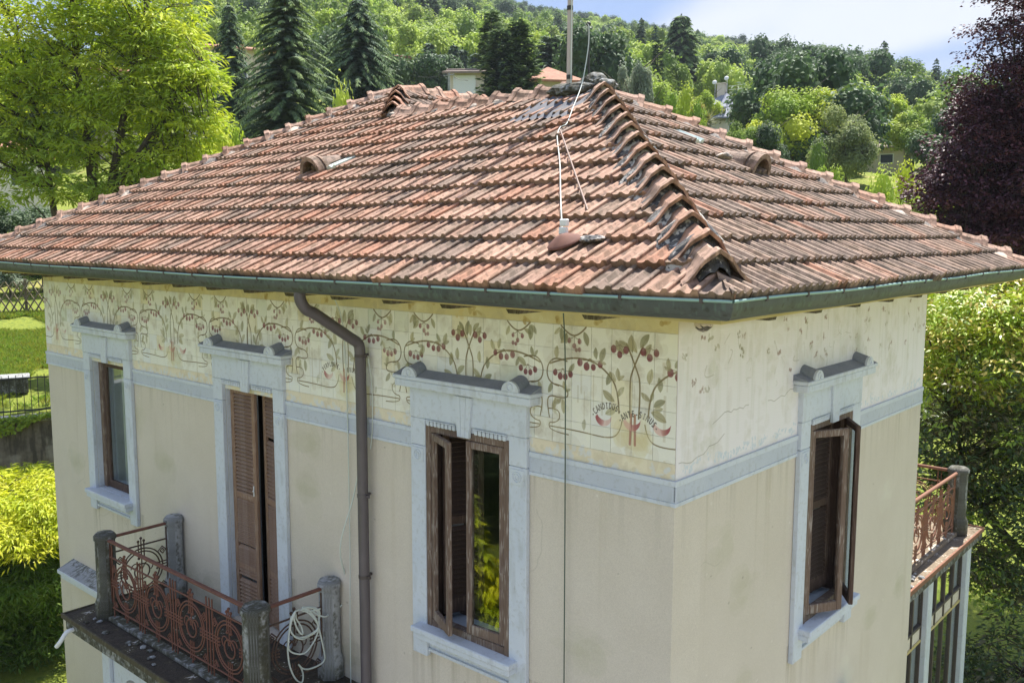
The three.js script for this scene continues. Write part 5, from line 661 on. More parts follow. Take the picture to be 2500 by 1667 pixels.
{ // copper beech
  const g = at(2480, 620, 27), base = V(g.x, floorAt(g), g.z), rel = (u, v, r) => at(u, v, r).sub(base), B = (u, v, r, a, b, c, w) => ({ c: rel(u, v, r), r: [a, b, c ?? a], w });
  const trunks = [{ r: 0.38, p: [V(0, -0.6, 0), rel(2470, 450, 27), rel(2480, 150, 27), rel(2470, -200, 27)] }, { r: 0.2, p: [rel(2470, 520, 27), rel(2380, 380, 26.4), rel(2330, 250, 26)] }, { r: 0.18, p: [rel(2470, 500, 27), rel(2350, 480, 25.6), rel(2240, 430, 25)] }];
  const blobs = [B(2500, 180, 27, 3.2, 3.8, 3.2, 5), B(2400, -40, 27, 1.5, 1.6, 1.8, 1.6), B(2390, 120, 26.4, 1.5, 1.2, 1.8, 1.8), B(2350, 250, 26, 1.4, 1.1, 1.8, 2.0), B(2260, 250, 26, 0.7, 0.6, 1, 0.7), B(2260, 355, 25.6, 1.1, 0.9, 1.6, 1.9), B(2180, 440, 25.2, 0.95, 0.7, 1.3, 1.3), B(2350, 430, 25.6, 1.6, 1.2, 1.8, 2.6), B(2230, 530, 25, 1.1, 0.6, 1.3, 1.4), B(2400, 560, 25.6, 1.7, 0.9, 1.8, 2.2), B(2330, -150, 27, 0.8, 0.8, 1, 0.6), B(2180, 600, 25, 0.9, 0.6, 1.2, 0.8)];
  plant('copper_beech', 'big dark purple copper beech rising behind the side roof slope', base, sprayTree({ trunks, blobs, n: 1500, per: 62, cr: 0.44, flat: 0.28, leafL: 0.095, leafW: 0.062, cols: C.purple, seed: 711, shell: 0.4, droop: 0.25, twig: 0.016, mat: leafMat({ transmission: 0.3, roughness: 0.5, specularIntensity: 0.3 }) }));
}
{ // broad evergreen beside the terrace: sunlit top and shaded lower leaves set by colour
  const base = V(-0.1, GY, -13.2), B = (u, v, r, a, b, c, w, cols) => ({ c: at(u, v, r).sub(base), r: [a, b, c ?? a], w, cols });
  const trunks = [{ r: 0.2, p: [V(0, -0.4, 0), V(0.1, 2, 0), V(0, 4.5, 0.1), V(0.2, 7.2, 0)] }, { r: 0.12, p: [V(0.05, 1.2, 0), V(1.2, 2.4, 0.5), V(2.4, 2.8, 1)] }, { r: 0.10, p: [V(0.05, 1.6, 0), V(0.9, 2.0, 1.0), V(1.9, 1.7, 1.7)] }, { r: 0.1, p: [V(0, 2.2, 0), V(-1, 3.6, 0.6), V(-1.4, 5, 0.8)] }];
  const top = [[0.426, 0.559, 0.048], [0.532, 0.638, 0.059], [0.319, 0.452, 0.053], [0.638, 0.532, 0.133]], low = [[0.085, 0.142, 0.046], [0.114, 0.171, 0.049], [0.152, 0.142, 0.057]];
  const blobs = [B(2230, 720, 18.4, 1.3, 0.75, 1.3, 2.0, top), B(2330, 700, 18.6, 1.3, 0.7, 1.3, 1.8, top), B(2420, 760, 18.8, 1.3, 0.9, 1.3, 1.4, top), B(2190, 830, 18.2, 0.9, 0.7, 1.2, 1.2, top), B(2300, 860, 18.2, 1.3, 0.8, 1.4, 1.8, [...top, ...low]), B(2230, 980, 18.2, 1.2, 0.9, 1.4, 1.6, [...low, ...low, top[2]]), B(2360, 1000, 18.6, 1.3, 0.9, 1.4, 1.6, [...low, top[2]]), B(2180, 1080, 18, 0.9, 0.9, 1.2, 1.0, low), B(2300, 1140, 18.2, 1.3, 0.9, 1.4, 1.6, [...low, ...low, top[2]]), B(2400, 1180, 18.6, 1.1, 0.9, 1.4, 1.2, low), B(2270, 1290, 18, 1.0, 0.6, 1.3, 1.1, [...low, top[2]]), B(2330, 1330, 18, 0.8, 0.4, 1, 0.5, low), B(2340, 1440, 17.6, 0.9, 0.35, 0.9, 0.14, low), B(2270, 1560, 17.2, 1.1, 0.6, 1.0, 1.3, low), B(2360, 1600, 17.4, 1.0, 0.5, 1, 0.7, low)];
  plant('evergreen_tree', 'broad evergreen tree with sunlit yellow-green painted on top beside the rear terrace', base, sprayTree({ trunks, blobs, n: 900, per: 40, cr: 0.34, flat: 0.35, leafL: 0.13, leafW: 0.05, cols: low, seed: 721, shell: 0.5, droop: 0.3, twig: 0.014, mat: M.leafShiny, fold: 0.2 }));
}
{ // golden cypress below the front corner: golden sprays on top, shade painted into the lower greens
  const top = at(40, 1095, 19.5), base = V(top.x - 0.6, GY, top.z), B = (x, y, z, a, b, c, w, cols) => ({ c: V(x, y, z), r: [a, b, c], w, cols }), H = top.y - GY;
  const trunks = [{ r: 0.14, p: [V(0, -0.4, 0), V(0.05, H * 0.5, 0), V(0, H * 0.92, 0)] }], dkShade = [[0.16, 0.27, 0.05], [0.20, 0.30, 0.05], [0.13, 0.23, 0.05]];
  plant('golden_cypress', 'golden spreading cypress with lower branches darkened as shade below the retaining wall', base, sprayTree({ trunks, blobs: [B(0, H - 0.45, 0, 1.9, 0.42, 1.9, 3.2, C.gold), B(1.0, H - 0.8, 0.3, 1.2, 0.42, 1.3, 1.6, C.gold), B(0.2, H - 0.9, 1.2, 1.3, 0.4, 1, 1.2, C.gold), B(0, H * 0.52, 0, 1.75, 0.85, 1.75, 3.4, dkShade), B(0, H * 0.22, 0, 1.5, 0.7, 1.5, 2, dkShade)], n: 1050, per: 72, cr: 0.34, flat: 0.2, leafL: 0.15, leafW: 0.035, cols: C.gold, seed: 731, shell: 0.4, droop: 0.45, twig: 0.012, mat: M.leaf }));
}
// shrubs right behind the villa
function shrub(label, u, v, r, wpx, hpx, cols, seed, name = 'shrub', n = 5200, leaf = 0.055) {
  const c = at(u, v + hpx, r), s = wpx / 2081.7 * r / 2, y0 = floorAt(c), top = at(u, v, r).y, h = Math.max(top - y0, 1.5), base = V(c.x, y0, c.z);
  const g = broadCrown(seed, { lobes: 26, n, leaf, rx: 1, ry: 1, cy: 1.0, cols, lr: [0.22, 0.36], core: 0.62 }); g.scale(s * 0.95, h / 2.05, s * 0.95);
  return plant(name, label, base, { crown: g, wood: join(trunkGeo(h * 0.5, 0.07)) });
}
const GY2 = [[0.452, 0.559, 0.080], [0.372, 0.479, 0.080], [0.532, 0.612, 0.106]];
shrub('long yellow-green hedge behind the rear roof peak', 905, 165, 36, 360, 150, GY2, 741, 'hedge', 7000, 0.05);
shrub('bright green leafy shrub standing below the big drooping cedar', 500, 262, 33, 150, 120, C.lime, 742, 'shrub', 5000, 0.07);
shrub('loose yellow-green shrub between cedar and hedge', 790, 205, 34, 90, 120, GY2, 743, 'shrub', 2600, 0.09);
shrub('low golden shrub behind the side slope near the purple beech', 2030, 350, 40, 190, 130, GY2, 744, 'shrub', 6000, 0.06);
shrub('pale green shrub in front of the olive coloured tree', 1910, 372, 43, 130, 90, C.fresh, 745, 'shrub', 4200, 0.07);
shrub('small golden shrub beside the garage door', 1068, 205, 50, 60, 40, C.lime, 746, 'shrub', 1500, 0.1);
shrub('small golden topped shrub near the slate roofed house', 1600, 228, 82, 55, 60, [[0.494, 0.418, 0.057], [0.304, 0.342, 0.057]], 747, 'shrub', 1800, 0.1);
shrub('light green shrub below the dark conifer right of the ridge', 1560, 190, 60, 120, 70, C.fresh, 748, 'shrub', 3600, 0.08);
shrub('dark green bush at the foot of the locust tree', 60, 455, 44, 240, 100, C.dark, 749, 'shrub', 5200, 0.06);
shrub('shady green bush under the locust tree beside the roof edge', 330, 400, 29.5, 240, 130, C.mid, 750, 'shrub', 5200, 0.06);
for (const [u, v, r, w, h, c, l, sd] of [[1800, 352, 46, 170, 90, C.fresh, 'fresh green shrub behind the middle of the side hip', 751], [1700, 300, 52, 120, 80, C.mid, 'dark leafy shrub behind the side roof vent', 752], [2110, 372, 44, 150, 110, C.lime, 'tall golden shrub touching the purple beech', 753], [1945, 392, 36, 170, 90, GY2, 'wide golden shrub low behind the side hip', 754], [2075, 420, 33, 170, 90, C.fresh, 'fresh green shrub below the purple beech', 755], [1600, 262, 60, 90, 60, C.lime, 'lime green shrub close behind the side hip', 756], [1690, 268, 74, 110, 60, C.mid, 'green shrub below the slate roofed house', 757], [1860, 330, 52, 120, 100, C.mid, 'mid green shrub between the light green and olive trees', 758]]) shrub(l, u, v, r, w, h, c, sd, 'shrub', 4200, 0.07);
function conifer(label, u, v, r, wpx, o, seed, name = 'spruce_tree') {
  const p = at(u, v, r), y0 = floorAt(p), h = p.y - y0, rad = wpx / 2081.7 * r / 2, g = coniferCrown(seed, { h, r: rad, ...o });
  return plant(name, label, V(p.x, y0, p.z), { crown: g, wood: join(trunkGeo(h * 0.96, Math.max(0.12, h * 0.014))), mat: M.needle });
}
conifer('slim dark spruce in front of the long cream house', 524, 5, 52, 185, { levels: 60, nb: 12, droop: 0.5, spray: 0.34, sw: 0.32, cols: C.spruce, pow: 0.75, dens: 0.95 }, 761);
conifer('large cedar with wide drooping branches behind the roof edge', 652, -70, 43, 350, { levels: 66, nb: 13, droop: 0.42, rise: 0.16, spray: 0.34, sw: 0.30, cols: C.cedar, pow: 0.72, dens: 1.25, jit: 0.42, core: 0.2 }, 762, 'cedar_tree');
conifer('dense dark conifer beside the drooping cedar', 822, -8, 52, 310, { levels: 64, nb: 13, droop: 0.45, rise: 0.1, spray: 0.38, sw: 0.32, cols: C.spruce, pow: 0.62, dens: 1.0, jit: 0.3 }, 763);
for (const [u, v, w, i, l] of [[985, 92, 60, 0, 'pointed dark spruce behind the yellow-green hedge'], [1012, 120, 34, 1, 'narrow small spruce second from the hedge end'], [1042, 100, 46, 2, 'dark spruce in the middle of the row of four'], [1062, 108, 50, 3, 'bushy dark spruce beside the white garage'], [1092, 118, 38, 4, 'small blue-green spruce above the garage roof']]) conifer(l, u, v, 92 + i * 3, w, { levels: 24, nb: 8, droop: 0.35, spray: 0.8, sw: 0.4, cols: C.spruce, pow: 0.85 }, 770 + i);
conifer('dark narrow cypress standing behind the big cypress pair', 1128, 25, 74, 90, { levels: 34, nb: 9, droop: 0.1, rise: 0.5, spray: 0.7, sw: 0.4, cols: C.dark, pow: 0.55, dens: 1.2 }, 781, 'cypress_tree');
conifer('big dark cypress beside the white garage', 1150, 70, 62, 110, { levels: 40, nb: 11, droop: 0.1, rise: 0.5, spray: 0.6, sw: 0.42, cols: C.spruce, pow: 0.42, dens: 1.3 }, 782, 'cypress_tree');
conifer('big dark cypress next to the clay roofed house', 1192, 48, 63, 120, { levels: 40, nb: 11, droop: 0.1, rise: 0.5, spray: 0.6, sw: 0.42, cols: C.dark, pow: 0.42, dens: 1.3 }, 783, 'cypress_tree');
conifer('spreading cedar with flat branch layers beside the antenna mast', 1266, 78, 88, 118, { levels: 13, nb: 9, droop: 0.05, rise: 0.1, spray: 0.9, sw: 0.4, cols: C.cedar, pow: 0.35, dens: 1.6, base: 0.3, core: 0.08 }, 784, 'cedar_tree');
conifer('dark layered conifer right of the antenna mast', 1340, 96, 96, 66, { levels: 20, nb: 8, droop: 0.2, rise: 0.1, spray: 0.85, sw: 0.4, cols: C.spruce, pow: 0.7 }, 785);
conifer('dark pointed cypress behind the roof apex', 1388, 108, 84, 52, { levels: 26, nb: 9, droop: 0.1, rise: 0.5, spray: 0.7, sw: 0.4, cols: C.dark, pow: 0.6 }, 786, 'cypress_tree');
conifer('tall green cypress right of the roof apex', 1415, 92, 86, 56, { levels: 30, nb: 9, droop: 0.1, rise: 0.5, spray: 0.7, sw: 0.4, cols: [[0.095, 0.162, 0.067], [0.076, 0.133, 0.057]], pow: 0.55 }, 787, 'cypress_tree');
conifer('slim pointed cypress between grey tree and tall dark conifer', 1512, 90, 110, 40, { levels: 26, nb: 8, droop: 0.1, rise: 0.5, spray: 0.8, sw: 0.4, cols: C.dark, pow: 0.7 }, 788, 'cypress_tree');
conifer('very tall dark conifer above the slate roofed house', 1565, 32, 128, 118, { levels: 44, nb: 11, droop: 0.4, rise: 0.15, spray: 1.1, sw: 0.4, cols: C.dark, pow: 0.45, dens: 1.2 }, 789);
function broad(label, u, v, r, wpx, cols, seed, o = {}, name = 'broadleaf_tree') {
  const p = at(u, v, r), y0 = floorAt(p), h = p.y - y0, rad = wpx / 2081.7 * r / 2, R = rng(seed), tr = o.tr ?? 0.22, g = broadCrown(seed, { lobes: 22, n: 6000, leaf: 0.10, cy: 1, cols, lr: [0.24, 0.42], core: 0.62, ...o });
  g.scale(rad * 0.92, h * (1 - tr) / 2.1, rad * 0.92).translate(0, h * tr, 0);
  return plant(name, label, V(p.x, y0, p.z), { crown: g, wood: join([...trunkGeo(h * 0.7, Math.max(0.12, h * 0.018)), ...limbs(h, h * 0.016, R)]) });
}
broad('blue-grey leafy tree right of the roof apex', 1466, 98, 72, 92, C.grey, 801, { lr: [0.2, 0.34] });
broad('round fresh green tree behind the slate roofed house', 1665, 140, 128, 120, C.fresh, 802);
broad('big light green tree beside the slate roofed house', 1828, 180, 66, 210, C.lime.concat(C.fresh), 803, { n: 9000, leaf: 0.075, lobes: 30 });
broad('dark green tree in front of the slate roofed house', 1752, 270, 54, 130, C.dark.concat(C.mid), 804, { n: 5200 });
broad('olive green tree beside the brown roofed house', 1952, 236, 58, 150, [[0.239, 0.293, 0.106], [0.186, 0.239, 0.091], [0.319, 0.372, 0.133]], 805, { n: 7000, leaf: 0.08 });
broad('yellow-green tree above the brown roofed house', 2030, 205, 96, 110, C.lime, 806);
broad('green tree between the brown roofed house and the beech', 2105, 250, 84, 120, C.fresh, 807);
broad('dark green tree at the foot of the hill beside the beech', 1990, 195, 118, 120, C.mid, 808);
broad('fresh green tree left of the tall dark conifer', 1620, 205, 100, 70, C.lime, 809);
broad('light green tree behind the cypress pair', 1235, 50, 112, 90, C.fresh, 810);
for (const [u, v, r, l] of [[1663, 246, 100, 'small palm in front of the slate roof'], [1620, 250, 97, 'dark palm left of the slate roofed house']]) {
  const p = at(u, v, r), y0 = floorAt(p), h = p.y - y0, F = new Foliage(820 + u), R = F.R;
  for (let i = 0; i < 60; i++) { const a = R() * 6.283, e = R() * 1.6 - 0.5, d = V(Math.cos(a) * Math.cos(e), Math.sin(e), Math.sin(a) * Math.cos(e)); F.leaf(V(0, h - 1.2, 0), d, V(0, 1, 0.1), 1.5, 0.3, [[0.190, 0.228, 0.057], [0.304, 0.285, 0.076], [0.133, 0.171, 0.057]][i % 3], -0.3); }
  plant('palm_tree', l, V(p.x, y0, p.z), { crown: F.geo(), wood: join(trunkGeo(h - 1, 0.18)) });
}

// ------------------------------------------------------------------ wooded hillside
{
  const kinds = [
    ['broadleaf_tree', 'light green round tree', broadCrown(901, { lobes: 20, n: 3600, leaf: 0.10, cols: C.fresh, lr: [0.18, 0.36] }), M.leaf], ['broadleaf_tree', 'yellow-green round tree', broadCrown(902, { lobes: 20, n: 3600, leaf: 0.10, cols: [[0.399, 0.505, 0.080], [0.319, 0.426, 0.080], [0.452, 0.559, 0.106]], lr: [0.18, 0.42] }), M.leaf],
    ['broadleaf_tree', 'mid green broad tree', broadCrown(903, { lobes: 22, n: 3600, leaf: 0.10, cols: C.mid, lr: [0.18, 0.4], rx: 1.05, ry: 0.8, cy: 0.92 }), M.leaf], ['broadleaf_tree', 'dark green broad tree', broadCrown(904, { lobes: 18, n: 3400, leaf: 0.10, cols: [[0.067, 0.125, 0.046], [0.095, 0.162, 0.057]], lr: [0.25, 0.42] }), M.leaf],
    ['spruce_tree', 'dark pointed spruce', coniferCrown(905, { h: 2.6, r: 0.62, levels: 30, nb: 9, spray: 0.13, sw: 0.45, cols: C.spruce, pow: 0.7 }), M.needle]];
  const R = rng(1234), spots = [], houseGaps = [[430, 640, 95], [1325, 1415, 275], [1595, 1720, 112], [2005, 2090, 112]].map(([a, b, d]) => [bear(a, 150), bear(b, 150), d]);
  for (let r = 60; r < 840; ) {
    const step = r < 250 ? 6.0 : 6.8;
    for (let a = bear(-260, 200); a < bear(2640, 300); a += step / r) {
      const rr = r + (R() - 0.5) * step * 0.9, aa = a + (R() - 0.5) * step / r * 0.9, R1 = lerpT(SKYDIST, aa); R();
      if (rr > R1 + 45) continue; if (houseGaps.some(([p, q, d]) => rr > (d > 200 ? d - 22 : 0) && aa > p - 2.5 / rr && aa < q + 2.5 / rr && rr < d + 7)) continue;
      if (rr < 84 && aa < bear(1690, 300)) continue; if (rr < 105 && aa > bear(560, 0) && aa < bear(1120, 0) && R() < 0.5) continue;
      const d = dirAz(aa), k = R(), zone = fbm(d.x * rr / 60 + 60, d.z * rr / 60 + 60, 4096, 931, 3); let kind = k < 0.30 ? 0 : k < 0.52 ? 1 : k < 0.84 ? 2 : k < 0.97 ? 3 : 4; if (zone > 0.56 && k < 0.6) kind = 1; if (kind === 4 && rr > 260) kind = 2; if (zone < 0.42 && k < 0.5) kind = 3;
      spots.push({ p: V(CAM.x + d.x * rr, groundY(aa, rr) - 0.8, CAM.z + d.z * rr), r: rr, kind, s: (3.4 + R() * 1.9) * (rr < 160 ? 0.9 : 1), sy: 0.95 + R() * 0.4, ry: R() * 6.283, sh: 0.75 + R() * 0.5 });
    }
    r += step;
  }
  spots.sort((a, b) => a.r - b.r);
  const near = spots.slice(0, 240), far = spots.slice(240), proto = [], tr = join(trunkGeo(1.2, 0.06));
  const side = (p) => { const a = polar(p)[0]; return a < bear(430, 100) ? 'behind the locust tree' : a < bear(760, 100) ? 'behind the drooping cedar' : a < bear(1100, 100) ? 'above the yellow-green hedge' : a < bear(1400, 100) ? 'behind the antenna mast' : a < bear(1720, 100) ? 'above the slate roofed house' : a < bear(2050, 100) ? 'beyond the slate roofed house' : 'behind the purple beech'; };
  for (const s of near) {
    const [name, label, geo, mat] = kinds[s.kind]; let t;
    if (!proto[s.kind]) { t = proto[s.kind] = thing(name, '', 'tree'); mesh('trunk', tr, M.bark, t); mesh('crown', geo, mat, t); } else { t = proto[s.kind].clone(); t.name = numbered(name); t.traverse((o) => { if (o !== t) o.name = numbered(o.name.replace(/_\d+$/, '')); }); scene.add(t); }
    t.position.copy(s.p); t.rotation.y = s.ry; t.scale.set(s.s, s.s * s.sy, s.s); t.userData = { label: label + ' on the hillside ' + side(s.p), category: 'tree', group: label + 's on the hillside ' + side(s.p) };
  }
  kinds.forEach(([name, label, geo, mat], k) => {
    const l = far.filter((s) => s.kind === k), m = new THREE.InstancedMesh(geo, mat, l.length), q = new THREE.Quaternion(), M4 = new THREE.Matrix4();
    l.forEach((s, i) => { m.setMatrixAt(i, M4.compose(s.p, q.setFromAxisAngle(V(0, 1, 0), s.ry), V(s.s, s.s * s.sy, s.s))); m.setColorAt(i, lin(s.sh, s.sh, s.sh * 0.95)); });
    m.name = 'woods_' + String(k + 1).padStart(3, '0'); m.castShadow = m.receiveShadow = true; scene.add(tag(m, 'far wooded hillside of ' + label + 's reading as one mass', 'woods', null, 'stuff'));
  });
}

// ------------------------------------------------------------------ houses on the slope
M.tileFar = std({ map: tex(512, 3, (u, v) => { const row = (v * 10) % 1, a = fbm(u * 12, v * 12, 12, 951, 4), k = vnoise(u * 30, Math.floor(v * 10), 30, 952); return mixc([138, 92, 70], [186, 138, 112], a * 0.6 + k * 0.4).map((x) => x * (row < 0.2 ? 0.6 : 1)); }) });
M.slate = std({ map: tex(512, 3, (u, v) => { const row = (v * 12) % 1, a = fbm(u * 12, v * 12, 12, 953, 4), k = vnoise(u * 24, Math.floor(v * 12), 24, 954); return mixc([112, 116, 128], [152, 156, 166], a * 0.5 + k * 0.5).map((x) => x * (row < 0.14 ? 0.75 : 1)); }) });
M.brownRoof = std({ map: tex(256, 3, (u, v) => mixc([112, 98, 90], [150, 134, 124], fbm(u * 14, v * 14, 14, 955, 4))) });
M.cream = std({ map: plasterTex, color: lin(0.95, 0.92, 0.88) }); M.whiteWall = std({ map: plasterTex, color: lin(1.15, 1.18, 1.25) });
M.winGlass = std({ color: lin(0.05, 0.06, 0.08), roughness: 0.1 });
function house(label, u, v, r, o) {                    // v: ridge height in the picture; w along local x, d deep, h eaves below ridge
  const p = at(u, v, r), ridge = p.y, a = polar(p)[0], y0 = floorAt(p) - 1.5, rh = o.rh, ye = ridge - rh, t = thing('house', label, 'house', [p.x, y0, p.z], YAW - a + (o.turn ?? 0)), w = o.w / 2, d = o.d / 2, e = 0.45, H = ye - y0;
  mesh('wall', [box2(-w, w, 0, H, -d, d)], o.wall, t);
  const q = o.hip ? Math.min(w, d) : 0, P = (x, y, z) => V(x, y, z), A = [P(-w - e, H, d + e), P(w + e, H, d + e), P(w + e, H, -d - e), P(-w - e, H, -d - e)], R0 = P(-w - e + (o.hip ? q + e : 0), H + rh, 0), R1 = P(w + e - (o.hip ? q + e : 0), H + rh, 0), dn = (x) => x.clone().add(V(0, -0.16, 0));
  const rf = sub('roof', t), facet = (pts, n) => { const m = mesh(n, [new ConvexGeometry([...pts, ...pts.map(dn)])], o.roof, rf); return m; };
  facet([A[0], A[1], R1, R0], 'roof_slope'); facet([A[2], A[3], R0, R1], 'roof_slope'); if (o.hip) { facet([A[1], A[2], R1], 'roof_slope'); facet([A[3], A[0], R0], 'roof_slope'); } else mesh('gable', [new ConvexGeometry([P(-w, H - 0.01, d), P(-w, H - 0.01, -d), P(-w, H + rh * 0.92, 0), P(w, H - 0.01, d), P(w, H - 0.01, -d), P(w, H + rh * 0.92, 0)])], o.wall, t);
  mesh('ridge_cap', [bar(R0.clone().add(V(0, 0.02, 0)), R1.clone().add(V(0, 0.02, 0)), 0.12, 6)], o.roof, rf);
  for (const [x, s] of o.chim ?? []) { mesh('chimney', [cbox(x - s / 2, x + s / 2, H, H + rh + 0.9, -s / 2 - (o.cz ?? 0), s / 2 - (o.cz ?? 0), 0.03), cbox(x - s / 2 - 0.08, x + s / 2 + 0.08, H + rh + 0.9, H + rh + 1.02, -s / 2 - 0.08 - (o.cz ?? 0), s / 2 + 0.08 - (o.cz ?? 0), 0.02)], o.cm ?? M.cream, t); }
  for (const [x, y, ww, hh, mt] of o.win ?? []) { const wn = sub('window', t); mesh('frame', [box2(x - ww / 2, x + ww / 2, H + y, H + y + 0.08, d, d + 0.06), box2(x - ww / 2, x + ww / 2, H + y + hh - 0.08, H + y + hh, d, d + 0.06), box2(x - ww / 2, x - ww / 2 + 0.08, H + y + 0.08, H + y + hh - 0.08, d, d + 0.06), box2(x + ww / 2 - 0.08, x + ww / 2, H + y + 0.08, H + y + hh - 0.08, d, d + 0.06)], M.white, wn); mesh('pane', [box2(x - ww / 2 + 0.08, x + ww / 2 - 0.08, H + y + 0.08, H + y + hh - 0.08, d + 0.004, d + 0.03)], mt ?? M.winGlass, wn); }
  return { t, H };
}
house('long cream house with clay roof behind the slim spruce', 535, 104, 84, { w: 9, d: 7, rh: 0.9, roof: M.tileFar, wall: M.cream, hip: true, turn: 0.15, win: [[-2.6, -2.4, 1.1, 1.3], [0, -2.4, 1.1, 1.3], [2.6, -2.4, 1.1, 1.3]] });
house('low white garage with pale door and grey-brown roof behind the ridge', 1100, 161, 72, { w: 4.2, d: 3.4, rh: 0.42, roof: M.brownRoof, wall: M.cream, turn: -0.12, win: [[-0.9, -1.6, 1.7, 1.35, M.white]] });
house('clay tiled house just behind the main ridge', 1258, 153, 70, { w: 3.4, d: 6, rh: 1.5, roof: M.tileFar, wall: M.cream, hip: true, turn: 0.2 });
house('white hill house with orange roof and wide blue windows', 1372, 80, 262, { w: 10.5, d: 7, rh: 0.9, roof: M.tileFar, wall: M.whiteWall, hip: true, turn: 0.1, win: [[-3.6, -2.3, 1.2, 1.5], [-1.4, -2.3, 1.4, 1.5], [1.6, -2.2, 3.4, 1.5]], chim: [[4.2, 1.0]] });
const hs = house('slate roofed house with steep roofs and pale dishes', 1668, 212, 108, { w: 4.6, d: 5, rh: 2.2, roof: M.slate, wall: M.whiteWall, hip: true, turn: -0.25, chim: [[-0.5, 0.9]], cm: M.cream });
for (const [x, y] of [[-1.25, 3.3], [0.1, 3.65]]) { mesh('dish', [new THREE.SphereGeometry(0.32, 12, 6, 0, 6.3, 0, 1.0).rotateX(1.2).translate(x, hs.H + y, 0.2), bar(V(x, hs.H + 1.6, 0), V(x, hs.H + y, 0), 0.03)], M.white, hs.t); }
house('lower slate roofed wing with dormer beside the steep slate roofs', 1690, 240, 101, { w: 4.4, d: 4, rh: 1.5, roof: M.slate, wall: M.whiteWall, hip: true, turn: -0.15, chim: [[1.2, 0.8]], cm: M.slate, win: [[0.2, -1.5, 1.1, 0.9]] });
house('small slate roofed gable house left of the steep slate roofs', 1622, 216, 104, { w: 2.8, d: 3.4, rh: 1.6, roof: M.slate, wall: M.whiteWall, hip: true, turn: 0.3, win: [[0.1, -1.6, 0.9, 1.1]] });
house('brown roofed house with two stone chimneys beside the beech', 2048, 322, 92, { w: 3.2, d: 5, rh: 0.8, roof: M.brownRoof, wall: M.cream, hip: true, turn: -0.2, chim: [[-1.1, 0.5], [1.0, 0.5]], cm: M.mortarGrey, win: [[0.2, -1.5, 1.2, 0.9]] });
house('pink roofed white house glimpsed through the locust tree', 15, 322, 62, { w: 4.2, d: 5, rh: 0.7, roof: M.tileFar, wall: M.whiteWall, hip: true, win: [[0.5, -2.1, 1.0, 1.4]] });
house('beige house half hidden behind the dense dark conifer', 893, 126, 95, { w: 3.6, d: 5, rh: 0.6, roof: M.tileFar, wall: M.cream, hip: true, win: [[0.5, -1.8, 0.8, 1]] });
house('pink roofed house behind the locust tree crown', 245, 150, 88, { w: 4.5, d: 5, rh: 0.8, roof: M.tileFar, wall: M.cream, hip: true, win: [[0, -1.9, 1, 1.2]] });
{ const p = at(1031, 168, 50), y0 = floorAt(p), t = thing('utility_pole', 'thin wooden utility pole with wires beside the garage', 'pole', [p.x, y0, p.z]); mesh('pole_shaft', [bar(V(0, -0.5, 0), V(0, p.y - y0, 0), 0.07, 7)], M.concLight, t); mesh('cross_arm', [bar(V(-0.4, p.y - y0 - 0.1, 0), V(0.4, p.y - y0 - 0.1, 0), 0.03)], M.concLight, t); const q = at(960, 176, 52), r = at(1075, 185, 50); for (const e of [q, r]) mesh('wire', [tube([V(0, p.y - y0, 0), V((e.x - p.x) / 2, (e.y + p.y) / 2 - y0 - 0.12, (e.z - p.z) / 2), V(e.x - p.x, e.y - y0, e.z - p.z)], 0.012, 16, 4)], M.black, t); }
{ const p = at(1693, 196, 96), y0 = floorAt(p), h = p.y - y0, t = thing('roof_aerial', 'thin television aerial above the trees near the slate roofs', 'antenna', [p.x, y0, p.z]); mesh('aerial_mast', [bar(V(0, 0, 0), V(0, h, 0), 0.03)], M.steel, t); mesh('aerial_element', [bar(V(-0.9, h, 0), V(0.9, h, 0), 0.025), bar(V(-0.9, h - 0.35, 0), V(0.7, h - 0.35, 0), 0.02)], M.white, t); }

